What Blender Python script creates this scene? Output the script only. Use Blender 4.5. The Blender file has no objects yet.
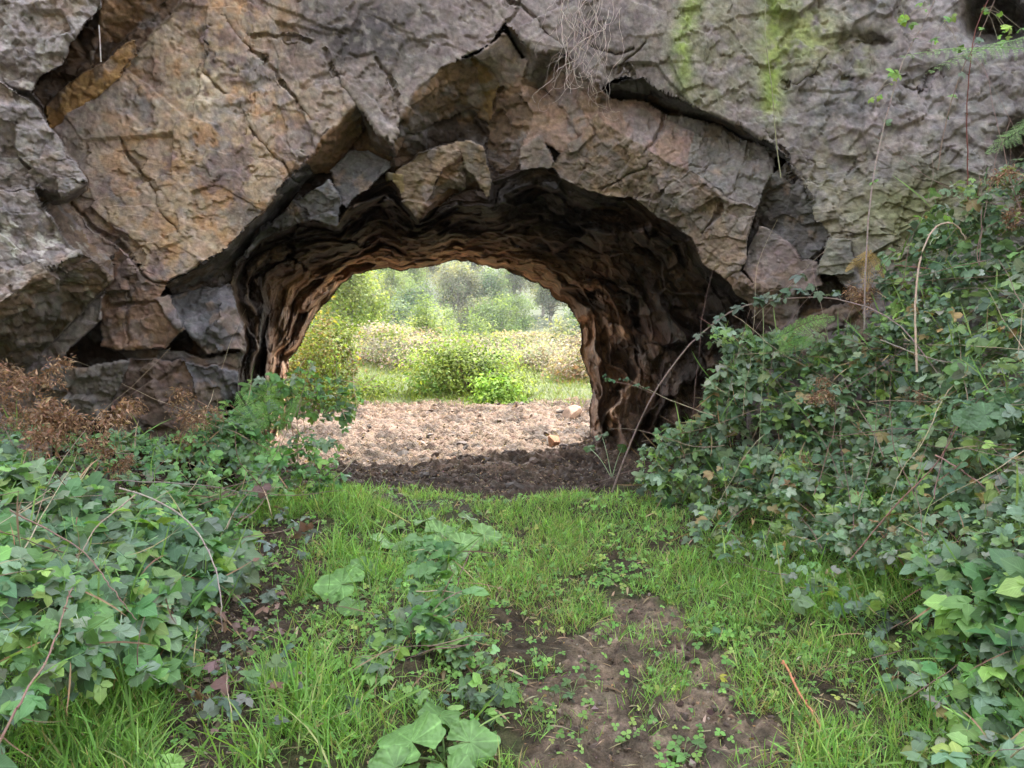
import bpy, math, random
import numpy as np
RS = np.random.RandomState(7)
random.seed(7)
rad = math.radians
PITCH = rad(8.0); FPX = 773.0; CZ = 1.6
sP, cP = math.sin(PITCH), math.cos(PITCH)

# ------------------------------------------------------------ camera model
def unproj(u, v, Y):
    """point seen at pixel (u, v) whose world distance along +Y is Y"""
    u = np.asarray(u, float); v = np.asarray(v, float); Y = np.asarray(Y, float)
    a = (u-512)/FPX; b = (384-v)/FPX
    t = Y/(cP+b*sP)
    return np.stack([a*t, Y+0*t, CZ+t*(-sP+b*cP)], -1)

def proj(P):
    P = np.asarray(P, float)
    x, y, z = P[..., 0], P[..., 1], P[..., 2]-CZ
    t = np.maximum(y*cP - z*sP, 1e-3)
    b = (y*sP+z*cP)/t
    return 512+FPX*x/t, 384-FPX*b

# ------------------------------------------------------------ noise
def _hash(ix, iy, iz, seed):
    h = (ix.astype(np.int64)*374761393 + iy.astype(np.int64)*668265263 + iz.astype(np.int64)*2147483647 + seed*1274126177) & 0xFFFFFFFF
    h = ((h ^ (h >> 13))*1274126177) & 0xFFFFFFFF
    h = ((h ^ (h >> 16))*2246822519) & 0xFFFFFFFF
    return ((h ^ (h >> 15)) & 0xFFFFFF)/float(0xFFFFFF)

def vnoise(P, seed=0):
    P = np.asarray(P, float)
    i = np.floor(P).astype(np.int64); f = P-i
    f = f*f*f*(f*(f*6-15)+10)
    x, y, z = i[..., 0], i[..., 1], i[..., 2]
    fx, fy, fz = f[..., 0], f[..., 1], f[..., 2]
    def H(a, b, c): return _hash(x+a, y+b, z+c, seed)
    x00 = H(0,0,0)*(1-fx)+H(1,0,0)*fx; x10 = H(0,1,0)*(1-fx)+H(1,1,0)*fx
    x01 = H(0,0,1)*(1-fx)+H(1,0,1)*fx; x11 = H(0,1,1)*(1-fx)+H(1,1,1)*fx
    return (x00*(1-fy)+x10*fy)*(1-fz)+(x01*(1-fy)+x11*fy)*fz

_ROT = np.array([[.36,.48,-.8],[-.8,.6,0],[.48,.64,.6]])
def fbm(P, seed=0, octv=5, gain=0.5):
    P = np.asarray(P, float)@_ROT; s = 0; a = 1; tot = 0
    for o in range(octv):
        s = s+a*vnoise(P+o*17.3, seed+o); tot += a; a *= gain; P = (P*2.03)@_ROT
    return np.clip(.5+(s/tot-.5)*1.15, 0, 1)

def facet(P, seed=0, tilt=0.8):
    """chipped-rock noise: nearest cell's own random plane; returns height, distance to the cell edge, cell hash"""
    P = np.asarray(P, float); i = np.floor(P).astype(np.int64)
    best = np.full(P.shape[:-1], 1e9); sec = best.copy(); hgt = np.zeros_like(best); cid = np.zeros_like(best)
    for a in (-1,0,1):
        for b in (-1,0,1):
            for c in (-1,0,1):
                cx, cy, cz = i[...,0]+a, i[...,1]+b, i[...,2]+c
                r = [_hash(cx,cy,cz,seed+k) for k in range(3)]
                d = P-np.stack([cx+r[0], cy+r[1], cz+r[2]], -1)
                dd = (d**2).sum(-1)
                m = dd < best
                sec = np.where(m, best, np.minimum(sec, dd))
                g = [_hash(cx,cy,cz,seed+10+k)-0.5 for k in range(4)]
                h = g[3] + tilt*2*(g[0]*d[...,0]+g[1]*d[...,1]+g[2]*d[...,2])
                hgt = np.where(m, h, hgt); cid = np.where(m, g[3]+.5, cid); best = np.where(m, dd, best)
    return hgt, np.sqrt(sec)-np.sqrt(best), cid

def sstep(x, a, b):
    t = np.clip((np.asarray(x, float)-a)/(b-a), 0, 1); return t*t*(3-2*t)

# ------------------------------------------------------------ 2-D helpers
def inpoly(u, v, poly):
    u = np.asarray(u, float); v = np.asarray(v, float); c = np.zeros(u.shape, bool); n = len(poly)
    for i in range(n):
        x1, y1 = poly[i][0], poly[i][1]; x2, y2 = poly[(i+1) % n][0], poly[(i+1) % n][1]
        if y1 == y2: continue
        k = ((y1 > v) != (y2 > v)) & (u < (x2-x1)*(v-y1)/(y2-y1)+x1)
        c ^= k
    return c

def distline(u, v, line, closed=False):
    d = np.full(np.shape(u), 1e9); n = len(line)
    for i in range(n if closed else n-1):
        x1, y1 = line[i][:2]; x2, y2 = line[(i+1) % n][:2]
        L = (x2-x1)**2+(y2-y1)**2+1e-9
        t = np.clip(((u-x1)*(x2-x1)+(v-y1)*(y2-y1))/L, 0, 1)
        d = np.minimum(d, np.hypot(u-x1-t*(x2-x1), v-y1-t*(y2-y1)))
    return d

def mvc(u, v, poly, val):
    """mean value coordinates: smooth inside, exact along the polygon's own edges"""
    n = len(poly); W = np.zeros(u.shape); S = np.zeros(u.shape)
    dx = [poly[i][0]-u for i in range(n)]; dy = [poly[i][1]-v for i in range(n)]
    r = [np.hypot(dx[i], dy[i])+1e-6 for i in range(n)]
    tn = []
    for i in range(n):
        j = (i+1) % n
        cr = dx[i]*dy[j]-dx[j]*dy[i]; dt = dx[i]*dx[j]+dy[i]*dy[j]
        tn.append((r[i]*r[j]-dt)/np.where(np.abs(cr) < 1e-6, 1e-6, cr))
    for i in range(n):
        w = (tn[i-1]+tn[i])/r[i]
        W = W+w; S = S+w*val[i]
    return S/np.where(np.abs(W) < 1e-12, 1e-12, W)

class TPS:
    def __init__(s, pts, vals, lam=1e-3):
        s.p = np.asarray(pts, float); n = len(s.p); s.sc = 1.0
        K = s.k(s.p, s.p)+lam*np.eye(n); Pm = np.c_[np.ones(n), s.p]
        A = np.zeros((n+3, n+3)); A[:n,:n] = K; A[:n,n:] = Pm; A[n:,:n] = Pm.T
        w = np.linalg.solve(A, np.r_[np.asarray(vals, float), 0, 0, 0]); s.w = w[:n]; s.a = w[n:]
    def k(s, a, b):
        d2 = ((a[:,None,:]-b[None,:,:])**2).sum(-1); return d2*np.log(d2+1e-9)*0.5
    def __call__(s, x, y):
        sh = np.shape(x); q = np.c_[np.ravel(x), np.ravel(y)].astype(float)
        out = s.a[0]+q@s.a[1:]
        for i in range(len(s.p)):
            d2 = ((q-s.p[i])**2).sum(1); out = out+s.w[i]*d2*np.log(d2+1e-9)*0.5
        return out.reshape(sh)

# ------------------------------------------------------------ mesh building
C = bpy.context.scene.collection
def mk_mesh(name, V, loops, sizes, uv=None, col=None, smooth=True):
    me = bpy.data.meshes.new(name)
    V = np.asarray(V, np.float32); loops = np.asarray(loops, np.int32); sizes = np.asarray(sizes, np.int32)
    me.vertices.add(len(V)); me.vertices.foreach_set('co', V.ravel())
    me.loops.add(len(loops)); me.loops.foreach_set('vertex_index', loops)
    me.polygons.add(len(sizes))
    st = np.zeros(len(sizes), np.int32); st[1:] = np.cumsum(sizes)[:-1]
    me.polygons.foreach_set('loop_start', st); me.polygons.foreach_set('loop_total', sizes)
    me.polygons.foreach_set('use_smooth', np.full(len(sizes), smooth, bool))
    if uv is not None:
        l = me.uv_layers.new(name='uv'); l.data.foreach_set('uv', np.asarray(uv, np.float32)[loops].ravel())
    if col is not None:
        a = me.color_attributes.new('Col', 'FLOAT_COLOR', 'POINT')
        c4 = np.ones((len(V), 4), np.float32); c4[:, :3] = col; a.data.foreach_set('color', c4.ravel())
    me.update(calc_edges=True)
    return me

def link(name, me, mat=None, parent=None):
    o = bpy.data.objects.new(name, me); C.objects.link(o)
    if mat is not None: me.materials.append(mat)
    if parent is not None: o.parent = parent
    return o

def tag(o, label=None, cat=None, group=None, kind=None):
    if label: o['label'] = label
    if cat: o['category'] = cat
    if group: o['group'] = group
    if kind: o['kind'] = kind
    return o

def empty(name, loc, label, cat, group=None, kind=None):
    o = bpy.data.objects.new(name, None); C.objects.link(o); o.location = [float(q) for q in loc]; o.empty_display_size = .1
    return tag(o, label, cat, group, kind)

class Acc:
    """collects geometry in world space; build() links it as ONE mesh object"""
    def __init__(s): s.V=[]; s.L=[]; s.S=[]; s.U=[]; s.Cc=[]; s.n=0
    def add(s, V, loops, sizes, uv, col):
        V = np.asarray(V, float); s.V.append(V); s.L.append(np.asarray(loops)+s.n); s.S.append(np.asarray(sizes))
        s.U.append(np.zeros((len(V), 2)) if uv is None else uv)
        c = np.asarray(col, float); s.Cc.append(np.tile(c, (len(V), 1)) if c.ndim == 1 else c); s.n += len(V)
    def inst(s, T, pos, R, scale, col):
        """T=(verts, loops, sizes, uv); pos (m,3); R (m,3,3) columns side/dir/normal; scale (m,); col (m,3)"""
        tv, tl, ts, tu = T; m = len(pos)
        if m == 0: return
        V = np.einsum('mij,nj->mni', R, tv)*np.asarray(scale)[:, None, None]+pos[:, None, :]
        n = len(tv)
        L = (tl[None, :]+(np.arange(m)*n)[:, None]).ravel()
        s.add(V.reshape(-1, 3), L, np.tile(ts, m), np.tile(tu, (m, 1)), np.repeat(col, n, 0))
    def tube(s, pts, r, col, k=4):
        pts = np.asarray(pts, float); n = len(pts); r = np.broadcast_to(np.asarray(r, float), (n,))
        t = np.gradient(pts, axis=0); t /= np.linalg.norm(t, axis=1, keepdims=True)+1e-9
        ref = np.where(np.abs(t[:, 2:3]) > .9, [[1., 0, 0]], [[0, 0, 1.]])
        a = np.cross(t, ref); a /= np.linalg.norm(a, axis=1, keepdims=True)+1e-9; b = np.cross(t, a)
        th = np.arange(k)*2*np.pi/k
        V = pts[:, None]+r[:, None, None]*(np.cos(th)[None, :, None]*a[:, None]+np.sin(th)[None, :, None]*b[:, None])
        i = np.arange(n-1)[:, None]; j = np.arange(k)[None]; j2 = (j+1) % k
        F = np.stack([i*k+j, i*k+j2, (i+1)*k+j2, (i+1)*k+j], -1).reshape(-1)
        s.add(V.reshape(-1, 3), F, np.full((n-1)*k, 4), None, col)
    def build(s, name, mat, parent=None, smooth=True, origin=None):
        V = np.concatenate(s.V)
        if origin is None and parent is not None: origin = np.array(parent.location)
        if origin is None:
            origin = np.array([V[:, 0].mean(), V[:, 1].mean(), V[:, 2].min()])
        V = V-origin
        me = mk_mesh(name, V, np.concatenate(s.L), np.concatenate(s.S), np.concatenate(s.U), np.concatenate(s.Cc), smooth)
        o = link(name, me, mat, parent)
        if parent is None: o.location = [float(q) for q in origin]
        return o

def frames(d, n):
    """rotation matrices with column 1 along d and column 2 close to n"""
    d = d/(np.linalg.norm(d, axis=-1, keepdims=True)+1e-9)
    s = np.cross(d, n); s /= np.linalg.norm(s, axis=-1, keepdims=True)+1e-9
    n2 = np.cross(s, d)
    return np.stack([s, d, n2], -1)

def leafT(w=0.6, st=4, fold=.25, curl=.25, peak=.4, tip=1.0, twist=0., y0=0., wav=0.):
    """one leaf of unit length: pointed oval, creased on the midrib, bent down to its tip"""
    V=[]; U=[]; rows=[]
    for k in range(st+2):
        s = k/(st+1)
        wd = 0 if k in (0, st+1) else w*.5*(math.sin(math.pi*s**(math.log(.5)/math.log(peak)))**.62)*(1+(.14 if k%2 else -.1)*wav)
        y = y0+s; z = -curl*s*s
        if wd == 0: rows.append([len(V)]); V.append((twist*s*s, y, z)); U.append((0.5, s))
        else:
            rows.append([len(V), len(V)+1, len(V)+2])
            V += [(-wd+twist*s*s, y, z+fold*wd), (twist*s*s, y, z), (wd+twist*s*s, y, z+fold*wd)]; U += [(0, s), (.5, s), (1, s)]
    L=[]; S=[]
    for a, b in zip(rows[:-1], rows[1:]):
        if len(a) == 1 and len(b) == 3:
            L += [a[0], b[1], b[0], a[0], b[2], b[1]]; S += [3, 3]
        elif len(b) == 1:
            L += [a[0], a[1], b[0], a[1], a[2], b[0]]; S += [3, 3]
        else:
            L += [a[0], a[1], b[1], b[0], a[1], a[2], b[2], b[1]]; S += [4, 4]
    return [np.array(V), np.array(L), np.array(S), np.array(U)]

def joinT(parts):
    V=[]; L=[]; S=[]; U=[]; n=0
    for p in parts:
        V.append(p[0]); L.append(p[1]+n); S.append(p[2]); U.append(p[3]); n += len(p[0])
    return (np.concatenate(V), np.concatenate(L), np.concatenate(S), np.concatenate(U))

def xfT(T, ang=0., sc=1., off=(0,0,0), tilt=0.):
    V = T[0].copy()*sc
    c, s = math.cos(tilt), math.sin(tilt)
    V = np.stack([V[:,0], V[:,1]*c-V[:,2]*s, V[:,1]*s+V[:,2]*c], -1)
    c, s = math.cos(ang), math.sin(ang)
    V = np.stack([V[:,0]*c-V[:,1]*s, V[:,0]*s+V[:,1]*c, V[:,2]], -1)+np.array(off)
    return [V, T[1], T[2], T[3]]

def stripT(a, b, w=.012):
    a = np.array(a, float); b = np.array(b, float)
    V = np.array([a+[-w,0,0], a+[w,0,0], b+[w,0,0], b+[-w,0,0]])
    return [V, np.array([0,1,2,3]), np.array([4]), np.full((4,2), .5)]

def compound(n=3, st=4, w=.72):
    """bramble leaf: three or five leaflets on a stalk; the terminal leaflet has unit length"""
    P = [stripT((0,-.75,-.1), (0,0,0), .02)]
    r = random.uniform
    lf = lambda: leafT(w*r(.85,1.15), st, r(.1,.4), r(.1,.45), r(.38,.48), 1, r(-.12,.12), 0, 1)
    P.append(xfT(lf(), r(-.2,.2), 1, (0,.03,0), r(-.25,.2)))
    for sg in (-1, 1):
        P.append(xfT(lf(), sg*r(1.0,1.45), r(.72,.92), (-sg*.02,-.02,0), r(-.35,.2)))
        if n == 5: P.append(xfT(lf(), sg*r(1.9,2.3), r(.5,.65), (0,-.08,0), r(-.35,.2)))
    return joinT(P)
BR = [compound(3) for _ in range(5)]+[compound(5) for _ in range(2)]

def unit(v): return v/(np.linalg.norm(v, axis=-1, keepdims=True)+1e-9)
def rnd(m, s=1.): return RS.normal(0, s, (m, 3))
def pal(m, cols, w=None, jit=.12):
    cols = np.asarray(cols, float); w = None if w is None else np.asarray(w, float)/sum(w)
    c = cols[RS.choice(len(cols), m, p=w)]
    return np.clip(c*(1+RS.normal(0, jit, (m, 1)))*(1+RS.normal(0, jit*.35, (m, 3))), .003, .95)

# ------------------------------------------------------------ materials
def nodes(name):
    m = bpy.data.materials.new(name); m.use_nodes = True; nt = m.node_tree; nt.nodes.clear(); return m, nt
class G:
    def __init__(s, nt): s.nt = nt
    def n(s, t, **k):
        q = s.nt.nodes.new(t)
        for a, b in k.items():
            if a.startswith('_'): setattr(q, a[1:], b)
            else: q.inputs[a.replace('__', ' ')].default_value = b
        return q
    def l(s, a, b): s.nt.links.new(a, b)

def leaf_mat(name, rough=.45, transl=.3, veins=.35, spec=.5, back=1.35, vein_n=9., crinkle=0):
    m, nt = nodes(name); g = G(nt)
    out = g.n('ShaderNodeOutputMaterial'); pr = g.n('ShaderNodeBsdfPrincipled', Roughness=rough)
    pr.inputs['Specular IOR Level'].default_value = spec
    at = g.n('ShaderNodeAttribute', _attribute_name='Col'); uv = g.n('ShaderNodeUVMap', _uv_map='uv')
    sx = g.n('ShaderNodeSeparateXYZ'); g.l(uv.outputs[0], sx.inputs[0])
    a = g.n('ShaderNodeMath', _operation='SUBTRACT'); g.l(sx.outputs[0], a.inputs[0]); a.inputs[1].default_value = .5
    ab = g.n('ShaderNodeMath', _operation='ABSOLUTE'); g.l(a.outputs[0], ab.inputs[0])
    k = g.n('ShaderNodeMath', _operation='MULTIPLY_ADD'); g.l(ab.outputs[0], k.inputs[0]); k.inputs[1].default_value = -.9; g.l(sx.outputs[1], k.inputs[2])
    k2 = g.n('ShaderNodeMath', _operation='MULTIPLY'); g.l(k.outputs[0], k2.inputs[0]); k2.inputs[1].default_value = vein_n*2*math.pi
    sn = g.n('ShaderNodeMath', _operation='SINE'); g.l(k2.outputs[0], sn.inputs[0])
    rib = g.n('ShaderNodeMapRange'); g.l(ab.outputs[0], rib.inputs[0]); rib.inputs[1].default_value=0; rib.inputs[2].default_value=.06; rib.inputs[3].default_value=1; rib.inputs[4].default_value=0
    vv = g.n('ShaderNodeMapRange'); g.l(sn.outputs[0], vv.inputs[0]); vv.inputs[1].default_value=.6; vv.inputs[2].default_value=1; vv.inputs[3].default_value=0; vv.inputs[4].default_value=.6
    mx = g.n('ShaderNodeMath', _operation='MAXIMUM'); g.l(rib.outputs[0], mx.inputs[0]); g.l(vv.outputs[0], mx.inputs[1])
    co = g.n('ShaderNodeTexCoord'); nz = g.n('ShaderNodeTexNoise', Scale=35., Detail=3.); g.l(co.outputs['Object'], nz.inputs['Vector'])
    br = g.n('ShaderNodeMapRange'); g.l(nz.outputs[0], br.inputs[0]); br.inputs[3].default_value=.72; br.inputs[4].default_value=1.28
    v1 = g.n('ShaderNodeMath', _operation='MULTIPLY_ADD'); g.l(mx.outputs[0], v1.inputs[0]); v1.inputs[1].default_value=veins; g.l(br.outputs[0], v1.inputs[2])
    geo = g.n('ShaderNodeNewGeometry')
    bk = g.n('ShaderNodeMapRange'); g.l(geo.outputs['Backfacing'], bk.inputs[0]); bk.inputs[3].default_value=1; bk.inputs[4].default_value=back
    v2 = g.n('ShaderNodeMath', _operation='MULTIPLY'); g.l(v1.outputs[0], v2.inputs[0]); g.l(bk.outputs[0], v2.inputs[1])
    c = g.n('ShaderNodeVectorMath', _operation='SCALE'); g.l(at.outputs['Color'], c.inputs[0]); g.l(v2.outputs[0], c.inputs['Scale'])
    g.l(c.outputs[0], pr.inputs['Base Color'])
    bp = g.n('ShaderNodeBump', Strength=.35, Distance=.002); g.l(mx.outputs[0], bp.inputs['Height']); g.l(bp.outputs[0], pr.inputs['Normal'])
    if crinkle:
        cn = g.n('ShaderNodeTexVoronoi', _feature='SMOOTH_F1', Scale=crinkle); g.l(co.outputs['Object'], cn.inputs['Vector'])
        b2 = g.n('ShaderNodeBump', Strength=.8, Distance=.006); g.l(cn.outputs[0], b2.inputs['Height']); g.l(b2.outputs[0], pr.inputs['Normal'])
    tr = g.n('ShaderNodeBsdfTranslucent'); tc = g.n('ShaderNodeVectorMath', _operation='MULTIPLY'); g.l(c.outputs[0], tc.inputs[0]); tc.inputs[1].default_value=(1.5,1.45,.6)
    g.l(tc.outputs[0], tr.inputs[0])
    ms = g.n('ShaderNodeMixShader'); ms.inputs[0].default_value = transl
    g.l(pr.outputs[0], ms.inputs[1]); g.l(tr.outputs[0], ms.inputs[2]); g.l(ms.outputs[0], out.inputs[0])
    return m

def earth_mat(name, rough=.9, s1=14., s2=90., bump=.5, dist=.02, var=.45, wet=False, tint=None, spec=.35, hue=.12, stretch=None, crumb=0):
    """vertex-coloured rough surface with two scales of noise in tone and relief"""
    m, nt = nodes(name); g = G(nt)
    out = g.n('ShaderNodeOutputMaterial'); pr = g.n('ShaderNodeBsdfPrincipled', Roughness=rough); pr.inputs['Specular IOR Level'].default_value = spec
    at = g.n('ShaderNodeAttribute', _attribute_name='Col'); co = g.n('ShaderNodeTexCoord')
    if stretch:
        mp = g.n('ShaderNodeMapping'); mp.inputs['Scale'].default_value = stretch; g.l(co.outputs['Object'], mp.inputs[0]); co = {'Object': mp.outputs[0]}
    else: co = {'Object': co.outputs['Object']}
    n1 = g.n('ShaderNodeTexNoise', Scale=s1, Detail=8., Roughness=.62); g.l(co['Object'], n1.inputs['Vector'])
    n2 = g.n('ShaderNodeTexNoise', Scale=s2, Detail=5., Roughness=.7); g.l(co['Object'], n2.inputs['Vector'])
    mr = g.n('ShaderNodeMapRange'); g.l(n1.outputs[0], mr.inputs[0]); mr.inputs[1].default_value=.28; mr.inputs[2].default_value=.72; mr.inputs[3].default_value=1-var; mr.inputs[4].default_value=1+var
    mr2 = g.n('ShaderNodeMapRange'); g.l(n2.outputs[0], mr2.inputs[0]); mr2.inputs[1].default_value=.3; mr2.inputs[2].default_value=.7; mr2.inputs[3].default_value=1-var*.6; mr2.inputs[4].default_value=1+var*.6
    mu = g.n('ShaderNodeMath', _operation='MULTIPLY'); g.l(mr.outputs[0], mu.inputs[0]); g.l(mr2.outputs[0], mu.inputs[1])
    c = g.n('ShaderNodeVectorMath', _operation='SCALE'); g.l(at.outputs['Color'], c.inputs[0]); g.l(mu.outputs[0], c.inputs['Scale'])
    # slight warm/cool drift between the mineral grains
    n3 = g.n('ShaderNodeTexNoise', Scale=s1*.6, Detail=6.); g.l(co['Object'], n3.inputs['Vector'])
    cr = g.n('ShaderNodeMapRange', _data_type='FLOAT_VECTOR'); g.l(n3.outputs['Color'], cr.inputs[6])
    cr.inputs[7].default_value=(.3,.3,.3); cr.inputs[8].default_value=(.7,.7,.7); cr.inputs[9].default_value=(1-hue,)*3; cr.inputs[10].default_value=(1+hue,)*3
    c2 = g.n('ShaderNodeVectorMath', _operation='MULTIPLY'); g.l(c.outputs[0], c2.inputs[0]); g.l(cr.outputs[1], c2.inputs[1])
    g.l(c2.outputs[0], pr.inputs['Base Color'])
    hs = g.n('ShaderNodeMath', _operation='MULTIPLY_ADD'); g.l(n2.outputs[0], hs.inputs[0]); hs.inputs[1].default_value=.3; g.l(n1.outputs[0], hs.inputs[2])
    bp = g.n('ShaderNodeBump', Strength=bump, Distance=dist); g.l(hs.outputs[0], bp.inputs['Height']); g.l(bp.outputs[0], pr.inputs['Normal'])
    if crumb:
        vo = g.n('ShaderNodeTexVoronoi', Scale=crumb); g.l(co['Object'], vo.inputs['Vector'])
        b2 = g.n('ShaderNodeBump', Strength=.9, Distance=.008, _invert=True); g.l(vo.outputs['Distance'], b2.inputs['Height']); g.l(bp.outputs[0], b2.inputs['Normal']); g.l(b2.outputs[0], pr.inputs['Normal'])
    if wet:
        rr = g.n('ShaderNodeMapRange'); g.l(n1.outputs[0], rr.inputs[0]); rr.inputs[1].default_value=.35; rr.inputs[2].default_value=.65; rr.inputs[3].default_value=.68; rr.inputs[4].default_value=.98
        g.l(rr.outputs[0], pr.inputs['Roughness'])
    g.l(pr.outputs[0], out.inputs[0]); return m

M = {}
M['rock'] = earth_mat('weathered_rock', .85, 22., 150., .7, .008, .28, hue=.05, spec=.4)
M['lining'] = earth_mat('tunnel_rock', .7, 3.4, 13., 1., .07, .75, spec=.5, stretch=(1., 6., 1.), hue=.08)
M['ground'] = earth_mat('muddy_ground', .9, 22., 120., .8, .02, .5, wet=True, hue=.06, crumb=85., spec=.2)
M['stone'] = earth_mat('loose_stone', .85, 30., 140., .5, .01, .3)
M['leaf'] = leaf_mat('bramble_leaf', .48, .24, .3, .36)
M['bigleaf'] = leaf_mat('broad_leaf', .5, .25, .0, .4, 1.2, crinkle=75.)
M['grass'] = leaf_mat('grass_blade', .55, .3, 0., .28, 1.1)
M['sunleaf'] = leaf_mat('outdoor_leaf', .75, .35, .1, .12, 1.2)
M['dead'] = leaf_mat('dead_frond', .8, .2, 0., .2, 1.)
M['bark'] = earth_mat('cane_bark', .75, 60., 200., .3, .003, .3)
# ============================================================ THE CLIFF
_fp = [(-250,100,5.1),(-200,350,4.9),(60,350,5.45),(100,200,5.62),(170,60,5.78),(300,150,5.72),(400,40,5.8),(512,-20,5.85),(560,60,5.75),
       (700,40,5.62),(700,115,5.62),(800,150,5.5),(850,60,5.55),(860,220,5.35),(940,150,5.2),(1024,60,5.2),(1040,260,4.95),(1250,100,4.7),
       (1250,400,4.4),(780,330,5.5),(500,480,5.7),(250,470,5.6),(300,-250,6.1),(800,-250,6.0),(160,290,5.52)]
_ft = TPS([(a/200., b/200.) for a, b, c in _fp], [c for a, b, c in _fp], .02)
def face(u, v):
    return _ft(np.clip(u, -300, 1350)/200., np.clip(v, -280, 520)/200.)

INNER = [(236,420),(240,380),(246,345),(244,322),(236,305),(228,285),(240,258),(262,240),(296,224),(312,222),(335,226),(346,210),(352,200),(371,186),(392,178),(400,191),(417,219),(441,205),
         (455,198),(486,201),(492,181),(520,171),(544,168),(561,178),(606,195),(633,195),(660,219),(691,236),(703,262),(723,281),(738,292),(752,302),(758,330),(745,372),(735,420),(735,520),(236,520)]
BACK = [(289,520),(286,400),(285,388),(288,374),(289,359),(297,350),(301,343),(305,332),(309,324),(315,314),(322,306),(329,300),(334,293),(341,284),(347,281),(353,274),(361,273),(367,270.5),(378,268.5),(387,267),(400,271.5),
        (411,268),(422,268.5),(436,266),(445,263),(457,259.5),(463,261.5),(469,260),(478,264),(488,265),(496,269),(504,268),(513,274),(523,277),(531,282),(539,283),(545,288),(551,289),(552,295),(557,300),(563,302),(568,304),
        (574,314),(580,324),(582,337),(581,351),(585,363),(590,378),(592,394),(589,410),(590,433),(592,445),(594,520)]

F_ = 'F'
BR0=(.07,.042,.028); BRD=(.035,.022,.017); PNK=(.235,.165,.145); OCH=(.33,.215,.115); SLT=(.10,.098,.105); GRY=(.22,.20,.195); ORB=(.17,.10,.055)
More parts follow.
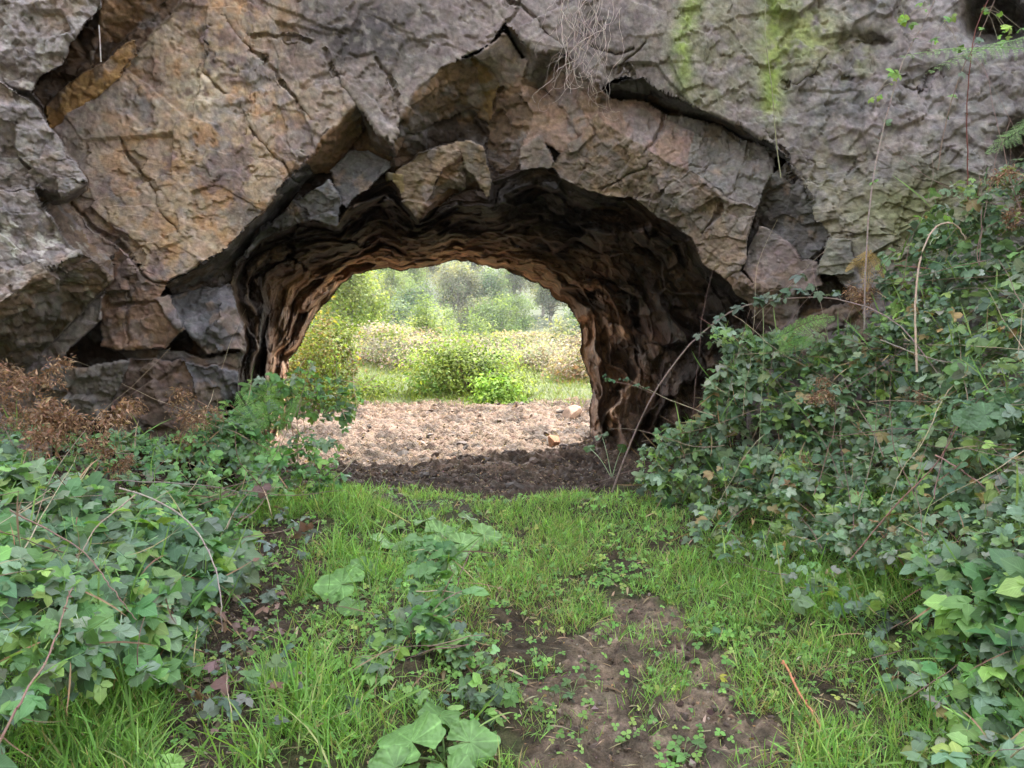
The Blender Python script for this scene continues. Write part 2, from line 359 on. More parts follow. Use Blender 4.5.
# (name, colour, roughness amplitude, vertices (u, v, distance))
POLY = [
 ('recess', BRD, 1., [(157,292,6.0),(226,249,6.1),(253,220,6.1),(306,161,6.15),(358,104,6.1),(390,147,6.1),(404,116,6.1),(424,85,6.1),(441,68,6.1),(462,61,6.1),(489,44,6.1),(505,24,6.1),(525,42,6.1),(544,55,6.1),(565,53,6.1),(579,67,6.1),(602,92,6.1),(613,80,6.1),(643,79,6.1),(678,102,6.1),(705,111,6.1),(739,126,6.1),(773,147,6.05),(789,162,6.0),(797,184,5.68),(812,205,5.62),(826,236,5.6),(822,262,5.6),(845,290,5.52),(860,330,5.5),(860,520,5.8),(60,520,5.8),(45,380,5.85),(110,310,5.85),(130,345,5.85)]),  # near-black colour stands in for the shade of the hollow
 # lower left corner
 ('side_block', (.26,.17,.13), .8, [(112,262,5.6),(118,248,5.55),(137,268,5.5),(167,285,5.52),(157,303,5.5),(188,326,5.42),(164,347,5.5),(118,350,5.5),(100,345,5.6),(105,310,5.6)]),
 ('side_block', (.15,.13,.13), .6, [(157,300,5.46),(171,297,5.52),(190,322,5.4),(178,330,5.4)]),
 ('dark_block', SLT, .8, [(174,298,5.75),(196,290,5.85),(219,291,5.8),(222,318,5.5),(205,350,5.58),(188,333,5.55)]),
 ('dark_block', (.13,.12,.13), .8, [(219,291,5.8),(226,284,5.9),(236,305,5.75),(250,333,5.7),(250,372,5.75),(239,347,5.62),(205,350,5.58),(222,318,5.5)]),
 ('dark_block', (.12,.11,.115), .7, [(120,352,5.7),(164,350,5.62),(205,356,5.66),(250,352,5.75),(252,372,5.8),(215,368,5.68),(185,364,5.64),(133,362,5.6)]),
 ('side_block', (.15,.135,.13), 1., [(45,368,5.3),(90,368,5.3),(133,361,5.35),(128,382,5.32),(118,398,5.38),(100,420,5.4),(30,420,5.3)]),
 ('side_block', (.14,.10,.085), 1., [(133,361,5.48),(185,364,5.5),(200,380,5.45),(196,440,5.5),(110,440,5.5),(118,398,5.48)]),
 ('dark_block', (.095,.09,.10), .9, [(185,364,5.4),(215,366,5.4),(238,373,5.5),(236,396,5.5),(222,408,5.55),(220,460,5.6),(190,460,5.5),(196,396,5.38)]),
 # strip under the ochre face; soffit browns are darkened to hold shade
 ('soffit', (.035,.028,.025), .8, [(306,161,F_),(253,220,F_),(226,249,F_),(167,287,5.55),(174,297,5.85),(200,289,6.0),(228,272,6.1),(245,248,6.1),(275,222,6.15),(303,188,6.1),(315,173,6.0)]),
 ('dark_block', (.055,.05,.05), 1., [(236,262,5.9),(262,232,5.85),(300,196,5.88),(310,222,5.9),(296,232,5.98),(262,248,6.0),(240,280,6.0)]),
 # first notch
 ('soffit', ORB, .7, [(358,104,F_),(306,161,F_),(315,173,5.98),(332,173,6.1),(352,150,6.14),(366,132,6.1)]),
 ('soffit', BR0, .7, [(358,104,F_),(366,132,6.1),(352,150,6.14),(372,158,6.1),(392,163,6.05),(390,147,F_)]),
 ('slate_block', (.10,.096,.10), .6, [(332,172,5.98),(352,152,6.0),(368,152,6.0),(392,164,5.95),(374,180,5.9),(349,205,5.9),(336,197,5.93)]),
 ('slate_block', (.125,.123,.13), .8, [(327,181,5.8),(339,198,5.76),(335,225,5.84),(311,219,5.86),(303,203,5.9)]),
 # second notch, with shade darkened into soffit and first keystone colours
 ('soffit', (.13,.088,.055), .8, [(404,116,F_),(424,85,F_),(441,68,F_),(472,58,F_),(480,75,6.0),(489,100,6.1),(489,126,6.15),(469,113,6.15),(441,122,6.1),(410,133,5.95)]),
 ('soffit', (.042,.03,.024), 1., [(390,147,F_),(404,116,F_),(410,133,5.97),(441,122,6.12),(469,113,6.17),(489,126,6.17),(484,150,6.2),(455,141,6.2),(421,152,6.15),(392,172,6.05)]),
 ('soffit', (.25,.19,.165), .4, [(472,58,F_),(489,44,F_),(503,32,F_),(522,55,5.95),(530,62,5.9),(523,86,5.97),(503,89,6.02),(492,72,6.0)]),
 ('soffit', (.17,.11,.05), .6, [(472,58,5.86),(492,72,6.0),(503,89,6.02),(489,126,6.15),(482,96,6.08),(478,74,5.97)]),
 ('soffit', (.10,.075,.065), .7, [(505,24,F_),(525,42,F_),(544,55,F_),(565,53,F_),(556,75,6.1),(545,92,6.12),(523,86,5.98),(530,60,5.92),(512,38,5.95)]),
 ('keystone', (.12,.08,.055), 1., [(503,89,6.03),(523,86,5.96),(534,113,5.96),(520,147,5.95),(518,165,6.02),(500,172,6.1),(489,158,6.15),(489,126,6.17)]),
 ('keystone', (.27,.19,.15), .7, [(523,86,5.97),(545,92,6.1),(560,104,5.98),(582,142,5.86),(560,152,5.9),(540,137,5.92),(520,147,5.95),(534,113,5.95)]),
 ('keystone', (.24,.17,.145), .7, [(565,53,5.9),(579,67,F_),(602,92,F_),(609,101,5.86),(594,118,5.82),(582,142,5.83),(560,104,5.96),(546,86,6.05)]),
 ('keystone', (.22,.175,.15), .4, [(520,147,5.92),(540,137,5.86),(554,164,5.86),(537,171,5.9),(522,169,5.93)]),
 # pointed block in the middle
 ('pointed_block', (.20,.152,.108), .8, [(392,178,5.93),(404,166,5.9),(421,155,5.88),(455,144,5.84),(457,158,5.82),(446,172,5.84),(434,192,5.86),(417,219,5.95),(405,196,5.95)]),
 ('pointed_block', (.12,.07,.045), .9, [(457,158,5.82),(455,144,5.84),(470,168,5.95),(487,194,6.05),(470,188,6.15),(455,190,6.15),(441,205,6.1),(417,219,5.95),(434,192,5.86),(446,172,5.84)]),
 ('pointed_block', (.22,.17,.12), .7, [(455,144,5.84),(468,142,5.86),(482,150,5.86),(492,181,5.95),(487,196,6.0),(470,170,5.9)]),
 ('pointed_block', (.26,.20,.10), .7, [(389,172,5.94),(402,176,5.88),(404,190,5.92),(398,200,6.0),(388,190,6.05)]),
 # ledge recess under the big overhang and the lintel block
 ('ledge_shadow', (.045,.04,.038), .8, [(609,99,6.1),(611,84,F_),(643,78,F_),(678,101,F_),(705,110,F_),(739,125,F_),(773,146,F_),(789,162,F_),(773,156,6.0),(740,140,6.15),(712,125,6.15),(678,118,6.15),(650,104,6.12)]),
 ('lintel_block', (.22,.158,.142), .7, [(602,101,5.84),(650,104,5.88),(664,116,5.86),(696,134,5.78),(691,171,5.7),(671,164,5.7),(643,147,5.72),(613,130,5.78),(594,118,5.82)]),
 ('lintel_block', (.175,.16,.15), .8, [(664,116,5.86),(712,125,5.84),(740,140,5.8),(773,155,5.72),(771,176,5.62),(755,207,5.58),(722,198,5.6),(705,184,5.63),(690,171,5.7),(696,134,5.78)]),
 ('lintel_block', (.205,.16,.13), .8, [(594,118,5.82),(613,130,5.78),(643,147,5.72),(671,164,5.7),(690,171,5.7),(668,190,5.74),(648,200,5.84),(633,195,5.9),(606,195,5.9),(561,178,5.9),(554,164,5.9),(560,152,5.9),(582,142,5.84)]),
 ('lintel_block', (.18,.15,.13), .9, [(690,171,5.66),(705,184,5.6),(722,198,5.57),(755,207,5.55),(746,236,5.55),(744,260,5.55),(738,271,5.56),(723,281,5.62),(703,262,5.72),(691,236,5.78),(660,219,5.86),(640,198,5.86),(668,190,5.74)]),
 # right springer blocks
 ('springer_block', (.085,.078,.075), .9, [(771,178,5.66),(788,163,5.56),(797,184,5.5),(803,189,5.46),(814,205,5.45),(826,236,5.45),(818,257,5.5),(800,259,5.55),(780,237,5.62),(762,224,5.85),(757,212,5.8)]),
 ('springer_block', (.235,.185,.18), .5, [(761,227,5.6),(780,238,5.56),(800,260,5.48),(818,260,5.46),(819,284,5.46),(797,290,5.5),(758,290,5.58),(744,271,5.66),(750,250,5.68)]),
 ('springer_block', (.24,.235,.20), .6, [(829,239,5.32),(850,243,5.28),(853,270,5.3),(840,274,5.32),(819,274,5.38)]),
 ('springer_block', (.15,.11,.09), .9, [(723,283,5.66),(738,273,5.6),(756,291,5.58),(798,292,5.52),(797,330,5.6),(770,325,5.66),(742,300,5.7)]),
 ('springer_block', (.17,.11,.085), .8, [(713,344,6.15),(744,330,6.1),(762,335,6.0),(765,372,6.0),(744,378,6.1),(722,370,6.15)]),
 ('springer_block', (.15,.12,.11), .9, [(765,335,5.66),(860,300,5.4),(900,520,5.2),(745,520,5.6),(750,380,5.7)]),
 # upper left: the slot with its ochre rib
 ('slot', (.11,.07,.045), .9, [(96,14,5.95),(102,-60,6.0),(210,-60,5.95),(182,0,5.9),(154,27,5.85),(137,55,5.8),(51,131,5.75),(41,106,5.8),(30,92,5.85),(38,75,5.95),(61,65,6.0),(68,44,6.0)]),
 ('slot', (.21,.13,.075), .7, [(102,-60,5.75),(190,-60,5.85),(165,0,5.85),(120,45,6.0),(90,70,6.05),(100,20,5.85)]),
 ('slot_rib', (.36,.215,.085), .7, [(51,131,5.66),(44,108,5.7),(75,80,5.72),(118,50,5.74),(135,42,5.76),(139,56,5.7),(95,96,5.66)]),
 # left slabs
 ('upper_slab', (.255,.225,.22), 1.3, [(-420,-500,5.3),(102,-500,5.4),(102,-60,5.2),(102,0,5.15),(96,14,5.12),(68,44,5.08),(61,65,5.08),(38,75,5.1),(30,92,5.1),(-420,60,4.6)]),
 ('left_slab', (.12,.085,.065), .9, [(20,180,5.1),(44,188,5.25),(66,200,5.35),(89,240,5.4),(114,262,5.4),(114,281,5.2),(65,262,4.9)]),
 ('left_slab', (.245,.215,.215), 1.3, [(-420,60,4.2),(0,82,4.75),(27,100,4.86),(44,123,4.95),(70,155,5.0),(89,181,5.02),(64,196,4.98),(34,188,4.92),(-420,250,4.3)]),
 ('left_slab', (.10,.075,.07), .9, [(34,188,4.92),(64,196,4.98),(89,181,5.02),(84,190,5.3),(66,203,5.3),(46,206,5.2),(36,196,5.05)]),
 ('left_slab', (.235,.205,.20), 1.3, [(-420,240,4.3),(34,188,4.86),(42,206,4.88),(65,239,4.9),(82,252,4.92),(58,263,4.8),(0,303,4.6),(-420,420,4.0)]),
 ('left_slab', (.13,.095,.075), 1.1, [(-420,420,4.0),(0,303,4.6),(58,263,4.8),(82,252,4.92),(100,262,4.96),(114,281,5.0),(78,318,5.15),(44,350,5.3),(26,375,5.35),(0,390,5.3),(-420,560,4.9)]),
]
CRACKS = [
 [(226,17),(256,55),(284,85),(314,120)], [(250,34),(281,39),(311,44)], [(323,51),(342,82),(357,104)], [(376,58),(397,89),(399,109),(408,118)],
 [(496,-30),(506,0),(537,22),(568,53)], [(505,24),(516,12),(520,0)], [(647,41),(632,56),(616,76)], [(116,244),(122,252),(137,268),(150,278),(167,286)],
 [(120,137),(138,170),(165,212),(182,235)], [(68,202),(90,222),(113,239),(122,250)], [(784,79),(797,82),(812,72),(825,56)], [(842,80),(858,76)],
 [(130,275),(131,300),(128,345)], [(113,305),(135,304),(157,303)], [(590,47),(620,54),(632,47)], [(905,86),(925,88),(935,72)], [(690,117),(720,128),(742,142)],
 [(250,130),(290,175),(300,182)], [(210,45),(203,75),(228,92)], [(700,230),(722,200)], [(643,147),(660,128),(664,116)], [(600,185),(640,170),(652,160)], [(765,130),(790,165),(808,200)], [(640,90),(625,70)],
]

def axis(lo, hi, step, far_lo, far_hi):
    a = list(np.arange(lo, hi+step, step)); s = step
    while a[-1] < far_hi: s *= 1.18; a.append(a[-1]+s)
    s = step; b = []; x = lo
    while x > far_lo: s *= 1.18; x -= s; b.append(x)
    return np.array(b[::-1]+a)
def build_cliff(step=1.3):
    ax = axis(-16, 1040, step, -1500, 2500); ay = axis(-14, 470, step, -1150, 640)
    def dense(a, lo, hi, st): return np.concatenate([a[a < lo], np.arange(lo, hi, st), a[a >= hi]])
    ax = dense(dense(ax, 236, 300, .8), 578, 760, .85); ay = dense(ay, 150, 300, .75)
    U, V = np.meshgrid(ax, ay)
    n1 = fbm(np.stack([U/26, V/26, 0*U], -1), 3, 4)-.5; n2 = fbm(np.stack([U/26, V/26, 0*U+9], -1), 5, 4)-.5
    Uw, Vw = U+n1*9, V+n2*9                     # ragged block edges
    Fc = face(U, V)
    Y = Fc.copy(); reg = np.zeros(U.shape, int); amp = np.full(U.shape, .5)
    col = np.zeros(U.shape+(3,))
    # --- colour of the open face, from broad stains
    nz = lambda s, sd, o=5: fbm(np.stack([U/s, V/s, 0*U+sd], -1), sd, o)
    base = np.array([.215,.185,.18]); col[:] = base
    def stain(mask, c): col[:] = col*(1-mask[..., None])+np.array(c)*mask[..., None]
    def blob(x, y, rx, ry, soft=.5): return np.exp(-(((U-x)/rx)**2+((V-y)/ry)**2)**1.2)
    och = np.clip(blob(215,120,125,125)+blob(170,230,90,60)+blob(230,0,60,60)*.8, 0, 1)
    a = nz(38,21); b = nz(9,22)
    stain(och*sstep(a*.6+b*.4, .30, .52)*.95, (.37,.27,.18))
    stain(och*sstep(nz(22,24), .52, .66)*.8, (.38,.225,.115))
    stain(och*sstep(nz(30,25), .53, .62)*.75, (.17,.12,.12))
    stain(blob(200,92,24,24)*sstep(nz(10,26), .3, .45)*.95, (.58,.50,.38))
    stain(blob(270,215,60,22)*sstep(nz(16,27), .4, .6)*.9, (.115,.11,.115))
    stain(blob(372,36,66,34)*sstep(nz(15,28), .36, .52)*.9, (.07,.062,.065))
    stain(sstep(nz(50,29), .5, .62)*sstep(U, 250, 330)*.6, (.15,.125,.125))
    stain(sstep(nz(24,30), .5, .72)*.35, (.26,.22,.21))
    stain(blob(470,30,80,50)*.5, (.27,.22,.205))
    stain(blob(370,34,70,36)*sstep(nz(15,128), .33, .47)*.85, (.075,.066,.068))
    stain(np.clip(blob(640,60,60,60)+blob(715,70,30,60)*.8, 0, 1)*sstep(nz(20,31), .35, .6)*.6, (.11,.095,.085))
    rgt = sstep(U, 735, 800)
    stain(rgt*sstep(nz(40,32), .3, .65)*.7, (.24,.225,.225)); stain(rgt*sstep(nz(14,33), .45, .72)*.4, (.105,.10,.105))
    stain(blob(835,100,45,40)*sstep(nz(12,34), .4, .6)*.8, (.10,.097,.10))
    st = nz(60,35, 3)
    gw = (U-694+12*np.sin(V/35.))/11.
    stain(np.exp(-gw**2)*(1-sstep(V, 60, 118))*sstep(nz(8,36)*.5+nz(26,37)*.5, .15, .45)*.9, (.20,.28,.06))
    stain(np.exp(-((U-715)/50.)**2)*(1-sstep(V, 90, 135))*sstep(nz(18,38), .3, .6)*.55, (.17,.175,.09))
    stain(np.exp(-((U-777+V*.05)/13.)**2)*(1-sstep(V, 100, 140))*sstep(nz(9,39), .15, .5)*.9, (.20,.27,.05))
    stain(blob(800,35,38,32)*sstep(nz(10,40), .2, .5)*.85, (.25,.29,.10))
    stain(blob(850,60,26,26)*sstep(nz(10,41), .45, .6)*.5, (.24,.26,.12))
    stain(blob(925,215,85,50)*sstep(nz(20,42), .22, .5)*.85, (.205,.215,.095))
    stain(blob(830,185,40,50)*sstep(nz(12,43), .42, .6)*.6, (.22,.20,.12))
    stain(blob(1015,60,40,60)*.7, (.13,.12,.12))
    Pn = np.stack([U, V, 0*U], -1)
    ht, ed, cid = facet(np.stack([Uw/70., Vw/70., Y*0+.3], -1), 40, .5)
    main_step = ht                                  # gentle broad steps on the open face
    # --- traced blocks
    names = ['rock_face']
    for k, (nm, c, am, pts) in enumerate(POLY):
        if nm != 'recess' and 'slab' not in nm:       # neighbours overlap a little so that the joints stay tight
            gx_, gy_ = np.mean([p[0] for p in pts]), np.mean([p[1] for p in pts]); e_ = 2.2 if 'block' in nm or nm == 'keystone' else 1.
            pts = [p if p[2] == F_ else (p[0]+e_*(p[0]-gx_)/(np.hypot(p[0]-gx_, p[1]-gy_)+1e-6), p[1]+e_*(p[1]-gy_)/(np.hypot(p[0]-gx_, p[1]-gy_)+1e-6), p[2]) for p in pts]
        m = inpoly(Uw, Vw, pts)
        val = [1/(float(face(np.array(p[0]), np.array(p[1]))) if p[2] == F_ else p[2]) for p in pts]
        uu, vv = U[m], V[m]
        y = 1/np.clip(mvc(uu, vv, pts, val), min(val)*.985, max(val)*1.015)
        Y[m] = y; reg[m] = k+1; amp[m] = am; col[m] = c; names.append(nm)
    # pockets in the right-hand face
    for (x, y, rx, ry, d) in [(874,42,17,7,.09),(1000,20,34,26,.5),(866,48,26,16,.05),(832,52,10,9,.03),(910,78,22,10,.04),(1030,150,34,26,.35),(930,240,30,9,.05)]:
        Y += d*np.exp(-(((Uw-x)/rx)**2+((Vw-y)/ry)**2)**2)
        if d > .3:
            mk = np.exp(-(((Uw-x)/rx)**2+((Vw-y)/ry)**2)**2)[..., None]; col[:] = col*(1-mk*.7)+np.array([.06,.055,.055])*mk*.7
    # --- tunnel
    Ub, Vb = U+n1*3, V+n2*3
    inn = inpoly(Uw, Vw, INNER)
    dI = distline(Uw, Vw, INNER, False); dB = distline(Ub, Vb, BACK, False)
    s = dB/(dB+dI+1e-6)
    yF = np.clip(5.98-.0*U, 5.9, 6.1); yB = 7.75
    yt = 1/((1/yB)*(1-s)+(1/yF)*s)
    Y[inn] = yt[inn]; reg[inn] = len(POLY)+1; names.append('tunnel_lining'); amp[inn] = 0
    hole = inpoly(Ub, Vb, BACK)
    # cracks
    for cr in CRACKS:
        d = distline(U+n1*14, V+n2*14, cr); Y += np.where(reg >= 0, .045*np.exp(-(d/1.3)**2), 0)
        col *= (1-.0*np.exp(-(d/1.3)**2))[..., None]
    P = unproj(U, V, Y)
    # blocks cut at the far sides and top: broad steps so that nothing out of frame is a bare plane
    far = sstep(-V, 10, 300)+sstep(U, 1040, 1300)+sstep(-U, 20, 300)
    ht2, _, _ = facet(P*.8, 77, .9)
    # --- relief along the local normal
    gx = np.gradient(P, axis=1); gy = np.gradient(P, axis=0)
    N = np.cross(gx, gy); N /= np.linalg.norm(N, axis=-1, keepdims=True)+1e-12
    N *= np.sign((N*(np.array([0,0,CZ])-P)).sum(-1, keepdims=True)+1e-12)
    f1 = fbm(P*3.2, 11, 6, .55)-.5; f2 = fbm(P*14, 13, 5, .62)-.5; f3 = fbm(P*45, 15, 3, .6)-.5
    q1, e1, c1 = facet((P+.05*rep3(f1))*np.array([4.5,4.5,5.5]), 17, .9); q2, e2, c2 = facet((P+.02*rep3(f2))*13., 19, .9)
    q3, _, _ = facet(P*34+.8*rep3(f3), 23, .9)
    pits = np.clip(vnoise((P*55)@_ROT, 60)-.62, 0, 1)
    face0 = (reg == 0)
    d = amp*(np.where(face0, .03, .045)*f1+np.where(face0, .006, .014)*f2+.006*f3+np.where(face0, .028, .055*sstep(amp, .3, 1))*q1+np.where(face0, .010, .018)*q2+.005*q3-.02*pits)
    rr_ = (reg == 0)*sstep(U, 760, 830); d += rr_*(.025*(fbm(P*6, 160, 5, .6)-.5)+.008*q2+.02*q1)
    d += main_step*.05*(reg == 0)+far*.25*ht2+far*.2*f1
    # open face: sparse shallow chips with sharp lips
    ch = (vnoise((P*np.array([6,6,9.]))@_ROT+.9*rep3(f1*4), 61) > .69)
    d -= np.where((reg == 0) & ch, .016, 0)
    # lining: flaky strata running round the arch
    cx, cz = -.55, 1.0
    th = np.arctan2(P[...,2]-cz, P[...,0]-cx); yy = P[...,1]
    w = fbm(np.stack([th*2.2, yy*2.2, 0*th], -1), 31, 3)
    rr = np.hypot(P[...,0]-cx, P[...,2]-cz)
    Q = np.stack([th*1.5+w*.9, (yy+.16*np.sin(th*2.3+w*6)+.55*w)*2.6, 0*yy], -1)
    rg = 1-np.abs(2*fbm(Q, 33, 3, .5)-1)*2.4
    rg2 = 1-np.abs(2*vnoise(Q*np.array([2.2,2.9,2.])+5, 37)-1)*1.5
    L = inn & ~hole
    qa, ea, _ = facet(np.stack([P[...,0]*2.4, yy*2.6+w*2, P[...,2]*2.4], -1)+.5*rep3(f1), 39, .9)
    qb, eb, _ = facet(np.stack([P[...,0]*4.6, yy*5.5+w*3, P[...,2]*4.6], -1)+.4*rep3(f1), 139, .9)
    lin = .02*(rg-.4)+.02*(rg2-.5)+.06*f1+.34*qa*sstep(ea, 0, .1)+.11*qb*sstep(eb, 0, .1)+.05*q1+.035*f2+.02*q2
    rdir = np.stack([cx-.28*(yy-6)-P[...,0], 0*yy-.35*rr, cz-P[...,2]], -1); rdir = unit(rdir)
    N = np.where(L[..., None], rdir, N)
    endf = sstep(s, 0, .16)*sstep(1-s, 0, .16)
    d = np.where(L, lin*(.12+.88*endf), d)
    vr = unit(P-np.array([0,0,CZ])); wN = np.clip(np.abs((N*vr).sum(-1))*2.2-.1, .08, 1); d = np.where(L, d*1.35, d*wN); N = np.where(L[..., None], -vr, N)
    P = P+N*d[..., None]
    # lining colour: dark red-brown, ochre strands toward the far mouth, shade painted on the right-hand roof and wall
    lc = np.array([.072,.036,.022])*(.35+.9*sstep(yy, 6.1, 7.2))[..., None]*(0.5+1.0*fbm(Q*1.5, 44, 3))[..., None]  # painted shade: base colour falls off toward the tunnel front
    k = (sstep(yy+.35*sstep(-P[...,0], 1.5, 2.0), 6.8, 7.5)*(.45+.55*sstep(fbm(Q*2., 144, 3), .42, .58)))[..., None]; lc = lc*(1-k)+np.array([.56,.32,.18])*k  # bounced sunlight painted in: strands lightened by far mouth and left wall
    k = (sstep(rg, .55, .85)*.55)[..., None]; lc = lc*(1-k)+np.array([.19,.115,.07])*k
    roof_shade = (np.exp(-(((U-640)/90)**2+((V-290)/120)**2))+np.exp(-(((U-560)/110)**2+((V-205)/28)**2)))*sstep(fbm(P*2.5, 45, 4), .34, .5)
    k = np.clip(roof_shade, 0, 1)[..., None]*.9; lc = lc*(1-k)+np.array([.025,.02,.018])*k
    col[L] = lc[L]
    # mineral mottling
    mot = (.68+.64*fbm(P*5, 50, 5, .65))[..., None]*1.1*(.62+.76*fbm(P*42, 52, 3, .7))[..., None]*(1-.2*sstep(vnoise((P*30)@_ROT, 152), .6, .85))[..., None]*.92
    mot2 = (.5+1.0*fbm(np.stack([P[...,0]*7, P[...,1]*3+w*3, P[...,2]*7], -1), 150, 3))[..., None]; mot = np.where(L[..., None], mot2, mot)
    col *= mot
    bl = (reg > 0) & ~inn
    k = (sstep(fbm(P*5, 54, 4), .52, .64)*.3)[..., None]*bl[..., None]; col[:] = col*(1-k)+np.array([.30,.185,.10])*k*mot
    k = (sstep(fbm(P*6.5, 56, 4), .54, .64)*.5)[..., None]*bl[..., None]; col[:] = col*(1-k)+np.array([.17,.16,.165])*k*mot
    slab = np.isin(reg, [i+1 for i, p in enumerate(POLY) if p[0] in ('left_slab', 'upper_slab')])
    lich = sstep(fbm(P*16, 57, 3), .60, .66)*np.clip(blob(30,80,30,30)+blob(28,240,40,22)+.25, 0, 1)*slab
    k = lich[..., None]*.75; col[:] = col*(1-k)+np.array([.50,.48,.44])*k
    gl = sstep(fbm(P*20, 58, 3), .6, .75)*(reg == 0)*.3; col[:] = col*(1-gl[..., None])+np.array([.42,.38,.34])*gl[..., None]
    # --- faces, grouped into the pieces one can tell apart
    h, w_ = U.shape; idx = np.arange(h*w_).reshape(h, w_)
    a, b, c, dd = idx[:-1,:-1], idx[:-1,1:], idx[1:,1:], idx[1:,:-1]
    hq = hole[:-1,:-1] & hole[1:,1:] & hole[:-1,1:] & hole[1:,:-1]
    rq = reg[:-1,:-1]; keep = ~hq
    P = P.reshape(-1, 3); colf = np.clip(col.reshape(-1, 3), .008, .8)
    root = empty('rock_cliff', (0, 6.0, 0), 'grey and ochre rock cliff pierced by a rough arched tunnel', 'rock cliff', None, 'structure')
    merge = {}
    for r in np.unique(rq[keep]):
        nm = names[r]
        if nm in ('recess', 'soffit', 'ledge_shadow', 'side_block'): key = ('rock_face', 0)
        elif nm in ('slot',): key = ('rock_face', 0)
        else: key = (nm, r if nm in ('springer_block', 'slate_block') else 0)
        merge.setdefault(key, []).append(r)
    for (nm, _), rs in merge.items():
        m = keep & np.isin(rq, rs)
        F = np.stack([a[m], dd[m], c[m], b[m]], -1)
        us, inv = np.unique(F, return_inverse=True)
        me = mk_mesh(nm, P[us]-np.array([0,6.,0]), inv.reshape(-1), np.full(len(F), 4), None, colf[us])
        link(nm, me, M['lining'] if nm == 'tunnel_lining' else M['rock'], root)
    # rear and top of the rock mass, seen only from the far side
    ax2 = axis(200, 700, 9, -1500, 2500); ay2 = axis(200, 520, 9, -1150, 640)
    U2, V2 = np.meshgrid(ax2, ay2); Y2 = 7.9+0*U2; P2 = unproj(U2, V2, Y2)
    P2[..., 1] += .25*(fbm(P2*.9, 70, 4)-.5)+.6*sstep(P2[..., 2], 3, 9)
    hole2 = inpoly(U2, V2, [(p[0]+(3 if p[0] > 430 else -3), p[1]-(3 if p[1] < 340 else 0)) for p in BACK])
    i2 = np.arange(U2.size).reshape(U2.shape); a, b, c, dd = i2[:-1,:-1], i2[:-1,1:], i2[1:,1:], i2[1:,:-1]
    m = ~(hole2[:-1,:-1] | hole2[1:,1:] | hole2[:-1,1:] | hole2[1:,:-1])
    F = np.stack([a[m], b[m], c[m], dd[m]], -1)
    link('rear_face', mk_mesh('rear_face', P2.reshape(-1, 3)-np.array([0,6.,0]), F.reshape(-1), np.full(len(F), 4), None,
         np.clip(np.array([.3,.22,.16])*(.6+.8*fbm(P2.reshape(-1, 3)*3, 71, 4))[:, None], 0, 1)), M['rock'], root)
    return root
def rep3(x): return np.repeat(x[..., None], 3, -1)
build_cliff()
HAZE = .0005
# ============================================================ THE GROUND
PATH = [(575,620),(600,606),(640,602),(690,610),(718,640),(745,690),(765,770),(780,900),(520,900),(535,768),(540,725),(556,668)]
GULLY = [(240,540),(262,522),(318,518),(332,535),(300,585),(292,625),(268,680),(262,740),(225,800),(150,820),(178,740),(196,700),(214,650),(214,590)]
LIP = [(300,482),(360,487),(420,494),(480,502),(540,496),(590,488),(650,478)]
def gz(x, y):
    x = np.asarray(x, float); y = np.asarray(y, float)
    z = 0*x
    z = z+.42*sstep(x, 1.5, 3.4)*sstep(y, 2.4, 4.6)*(1-sstep(y, 8, 9))
    z = z+.30*sstep(-x, 2.0, 3.6)*sstep(y, 2.6, 4.6)*(1-sstep(y, 8, 9))
    z = z+.10*np.exp(-(((x+.35)/.42)**2+((y-3.1)/.7)**2))         # grassy hummock in the middle
    z = z-.07*np.exp(-(((x+1.12)/.26)**2+((y-3.2)/1.1)**2))       # left gully
    z = z-.06*np.exp(-(((x-.55)/.42)**2+((y-2.6)/.6)**2))         # trodden mud
    z = z+.05*np.exp(-(((y-5.15)/.35)**2))*sstep(x, -1.8, -1.2)*(1-sstep(x, 1.2, 1.8))
    z = z+.5*sstep(-x, 1.9, 4.5)*sstep(y, 8.4, 10.5)*(1-sstep(y, 14, 20))     # bank beyond, on the left
    z = z+.25*sstep(x, 1.2, 3.)*sstep(y, 9.5, 12)*(1-sstep(y, 14, 20))
    z = z-9*sstep(y, 17, 48)+.15*np.clip(y-50, 0, 55)+.36*np.clip(y-105, 0, 60)
    z = z+21*sstep(-y, 1.5, 22)*(1+0*x)      # unseen slope added behind the viewer to block low sky light
    P = np.stack([x, y, 0*x], -1)
    near = 1-sstep(y, 12, 30)
    z = z+near*(.09*(fbm(P*1.1, 81, 3)-.5)+.035*(fbm(P*6, 83, 3)-.5))+(1-near)*1.2*(fbm(P*.05, 85, 4)-.5)
    return z
def masks(x, y):
    """how far each spot belongs to trodden mud, gully soil, tunnel floor"""
    P = np.stack([x, y, gz(x, y)], -1); u, v = proj(P)
    n = fbm(np.stack([x*3, y*3, 0*x], -1), 91, 4)-.5; n2 = fbm(np.stack([x*3, y*3, 0*x+7], -1), 93, 4)-.5
    uu, vv = u+n*90*(3/np.maximum(y, 1)), v+n2*70*(3/np.maximum(y, 1))
    ok = y < 5.4
    pth = inpoly(uu, vv, PATH) & ok; gul = inpoly(uu, vv, GULLY) & ok
    lip = np.interp(u, [p[0] for p in LIP], [p[1] for p in LIP])
    flo = (v+n2*14 < lip) & (y > 5.0) & (y < 9.6+n2*1.2+.0*x) & (x > -3.2) & (x < 2.2)
    return pth, gul, flo, u, v
